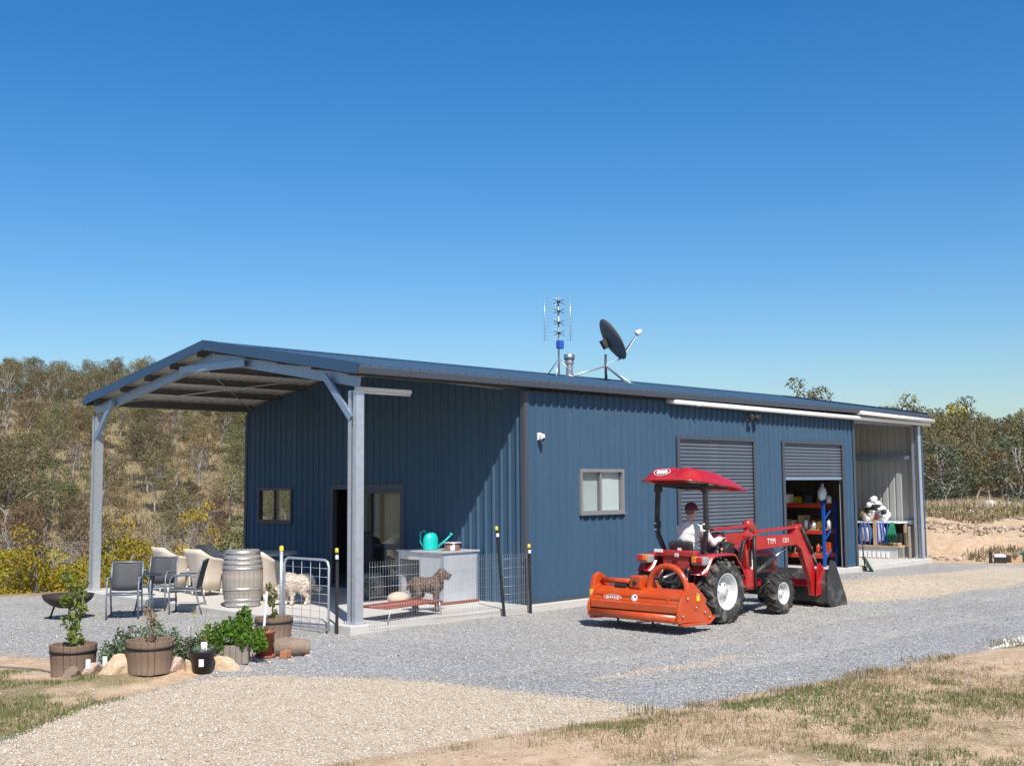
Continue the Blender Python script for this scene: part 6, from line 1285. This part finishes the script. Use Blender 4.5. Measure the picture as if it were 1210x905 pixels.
for y, l, sw in ((.66,.58,.06),(.78,.60,-.04),(1.05,.52,.05),(1.34,.58,-.06),(1.86,.6,.05),(2.05,.55,-.04),(2.45,.6,.05),(2.58,.62,-.05),(.86,.55,-.05),(.95,.66,.0),(1.22,.60,-.10),(1.42,.62,.08),(2.18,.60,.06),(2.30,.66,-.08),(2.72,.5,.0)): strap('blue webbing strap hanging from the bench shelf in the open bay', y, l, sw)
hz_ = MB()
for k in range(14): y = .38+.022*k; dl = .30*((k*7) % 5)/5; ys = (k-7)*.018; hz_.tube([(.02*(k % 2),.52+ys*.35,.94),(-.02,.52+ys+.02,.66),(-.03,.53+ys*1.15,.36+dl),(.0,.55+ys,.66),(0.02,.53+ys*.35,.93)], .012, 6)
o = hz_.build('rope_hank', M_green, loc=(18.36, 0, .02)); tag(o, 'green rope hank hanging from the bench shelf', 'rope')
for i, (y, lb) in enumerate(((.90,'white saddle pad hanging nearest the timber uprights'),(1.30,'white saddle pad hanging between two timber uprights'),(1.42,'grey saddle pad behind a white saddle pad'))): o = MB().lathe([(.001,0),(.15,0),(.17,.02),(.15,.04),(.001,.04)], 20, (0,0,0), Matrix.Rotation(HP, 3, 'Y') @ Matrix.Diagonal((1.5,1,1))).build('saddle_pad', M_white if i < 2 else M_silver, loc=(18.40+.05*i, y, .68)); tag(o, lb, 'saddle pad')
for i, (lo, sz, m, lb) in enumerate((((18.7,1.35,.352),(.3,.75,.12),M_black,'black tray on the bench in the open bay'),((18.55,.75,.352),(.2,.7,.06),M_ply,'timber plank lying on the bench'),((18.75,2.1,.352),(.35,.7,.35),M_black,'black crate at the inner end of the bench'))): stuff_box(['tray','plank','crate'][i], lb, ['tray','plank','crate'][i], lo, sz, m)
for i, (y, lb) in enumerate(((.62,'black tub under the bench shelf beside the green rope'),(1.0,'black tub under the shelf between blue straps'),(1.75,'black tub under the shelf by the inner upright'))): stuff_box('black_tub', lb, 'tub', (18.80, y, .352), (.26,.34,.30), M_black)
rj = random.Random(5)
for k in range(18):
    b = MB(); r = rj.uniform(.07,.12); y = .75+rj.uniform(0,.75); c = rj.choice([0, 0, 7, 6, 3]); hgt = 1.0+.45*math.exp(-((y-1.15)/.3)**2)*rj.random()
    for q in range(4): b.ball((rj.uniform(-.05,.05), rj.uniform(-.06,.06), rj.uniform(-.03,.04)), r*rj.uniform(.5,.9), 9, 7)
    o = b.build('cloth_bundle', shades[c], loc=(18.55+rj.uniform(-.05,.15), y, hgt+.05)); fuse(o, .025, 1); tag(o, f'crumpled {names[c]} cloth in the heap on the bench shelf', 'cloth', 'cloths heaped on the bench shelf')
# pile of bags and helmets on the shelf
for i, (y, z, r, m, lb) in enumerate(((1.25,.97,.16,M_white,'white cloth bundle on the bench shelf'),(1.05,1.0,.14,M_rred,'red bundle on the bench shelf'),(.85,.97,.13,M_white,'second white bundle nearer the shelf end'),(1.22,1.18,.14,M_black,'black bag on top of the shelf bundles'),(1.06,1.28,.13,M_silver,'silver bag on top of the shelf bundles'),(1.45,1.05,.13,M_card,'brown bag at the back of the shelf'),(1.15,1.48,.11,M_white,'small white bag topping the shelf heap'))):
    b = MB(); rr = random.Random(90+i)
    for k in range(5): b.ball((rr.uniform(-.06,.06), rr.uniform(-.08,.08), r+rr.uniform(-.04,.05)), r*rr.uniform(.55,.9), 10, 8)
    o = b.build('bundle', m, loc=(18.62, y, z)); fuse(o, .03, 2); tag(o, lb, 'bundle')
o = MB().box((0,.06,.36), (.012,2.55,.92)).build('black_backing', M_black, loc=(18.93, .35, 0)); tag(o, 'black tarpaulin hung behind the bench in the open bay', 'panel')  # plain black panel added as a background behind the bench
t = thing('timber_post', 'grey timber post leaning at the open bay mouth', 'post', (18.7,.20,.006)); MB().bar((0,0,0), (.06,.04,.85), .07, .07).build('post', M_grey, t)
t = thing('leaning_board', 'green and white board leaning at the foot of the wall corner', 'board', (15.55,-.32,gz(15.55,-.32))); MB().bar((0,0,0), (-.12,.16,.36), .34, .03, (.6,-.6,.2)).build('board', mat('pale_green_board', (.38,.45,.36), .6), t); MB().tube([(-.1,.14,0),(-.14,.2,.95)], .015, 6).build('handle', M_dark, t)
# rubbish heap on the right
RGP = 'scrap beside the gravel turning area'
for i, (x, y, sz, m, rz, lb) in enumerate(((19.95,-1.42,(.08,.08,.3),M_rust,.2,'rusty upright offcut at the end of the scrap pile'),(20.25,-1.55,(.45,.3,.16),M_black,.4,'black crate in the scrap pile'),(20.22,-1.54,(.4,.28,.06),M_white,.5,'white sheet lying on the black scrap crate'),(20.62,-1.78,(.3,.3,.2),M_card,.8,'brown carton in the scrap pile'),(20.98,-1.98,(.5,.4,.24),mat('dark_green_plastic', (.03,.08,.05), .5),.3,'dark green crate in the scrap pile'),(20.75,-1.85,(.7,.12,.07),M_grey,.1,'grey plank lying across the scrap pile'))): o = stuff_box('scrap_item', lb, 'scrap', (x, y, gz(x, y)+(.16 if i == 2 else .2 if i == 5 else 0)), sz, m, rz); o['group'] = RGP
bpy.context.view_layer.update()
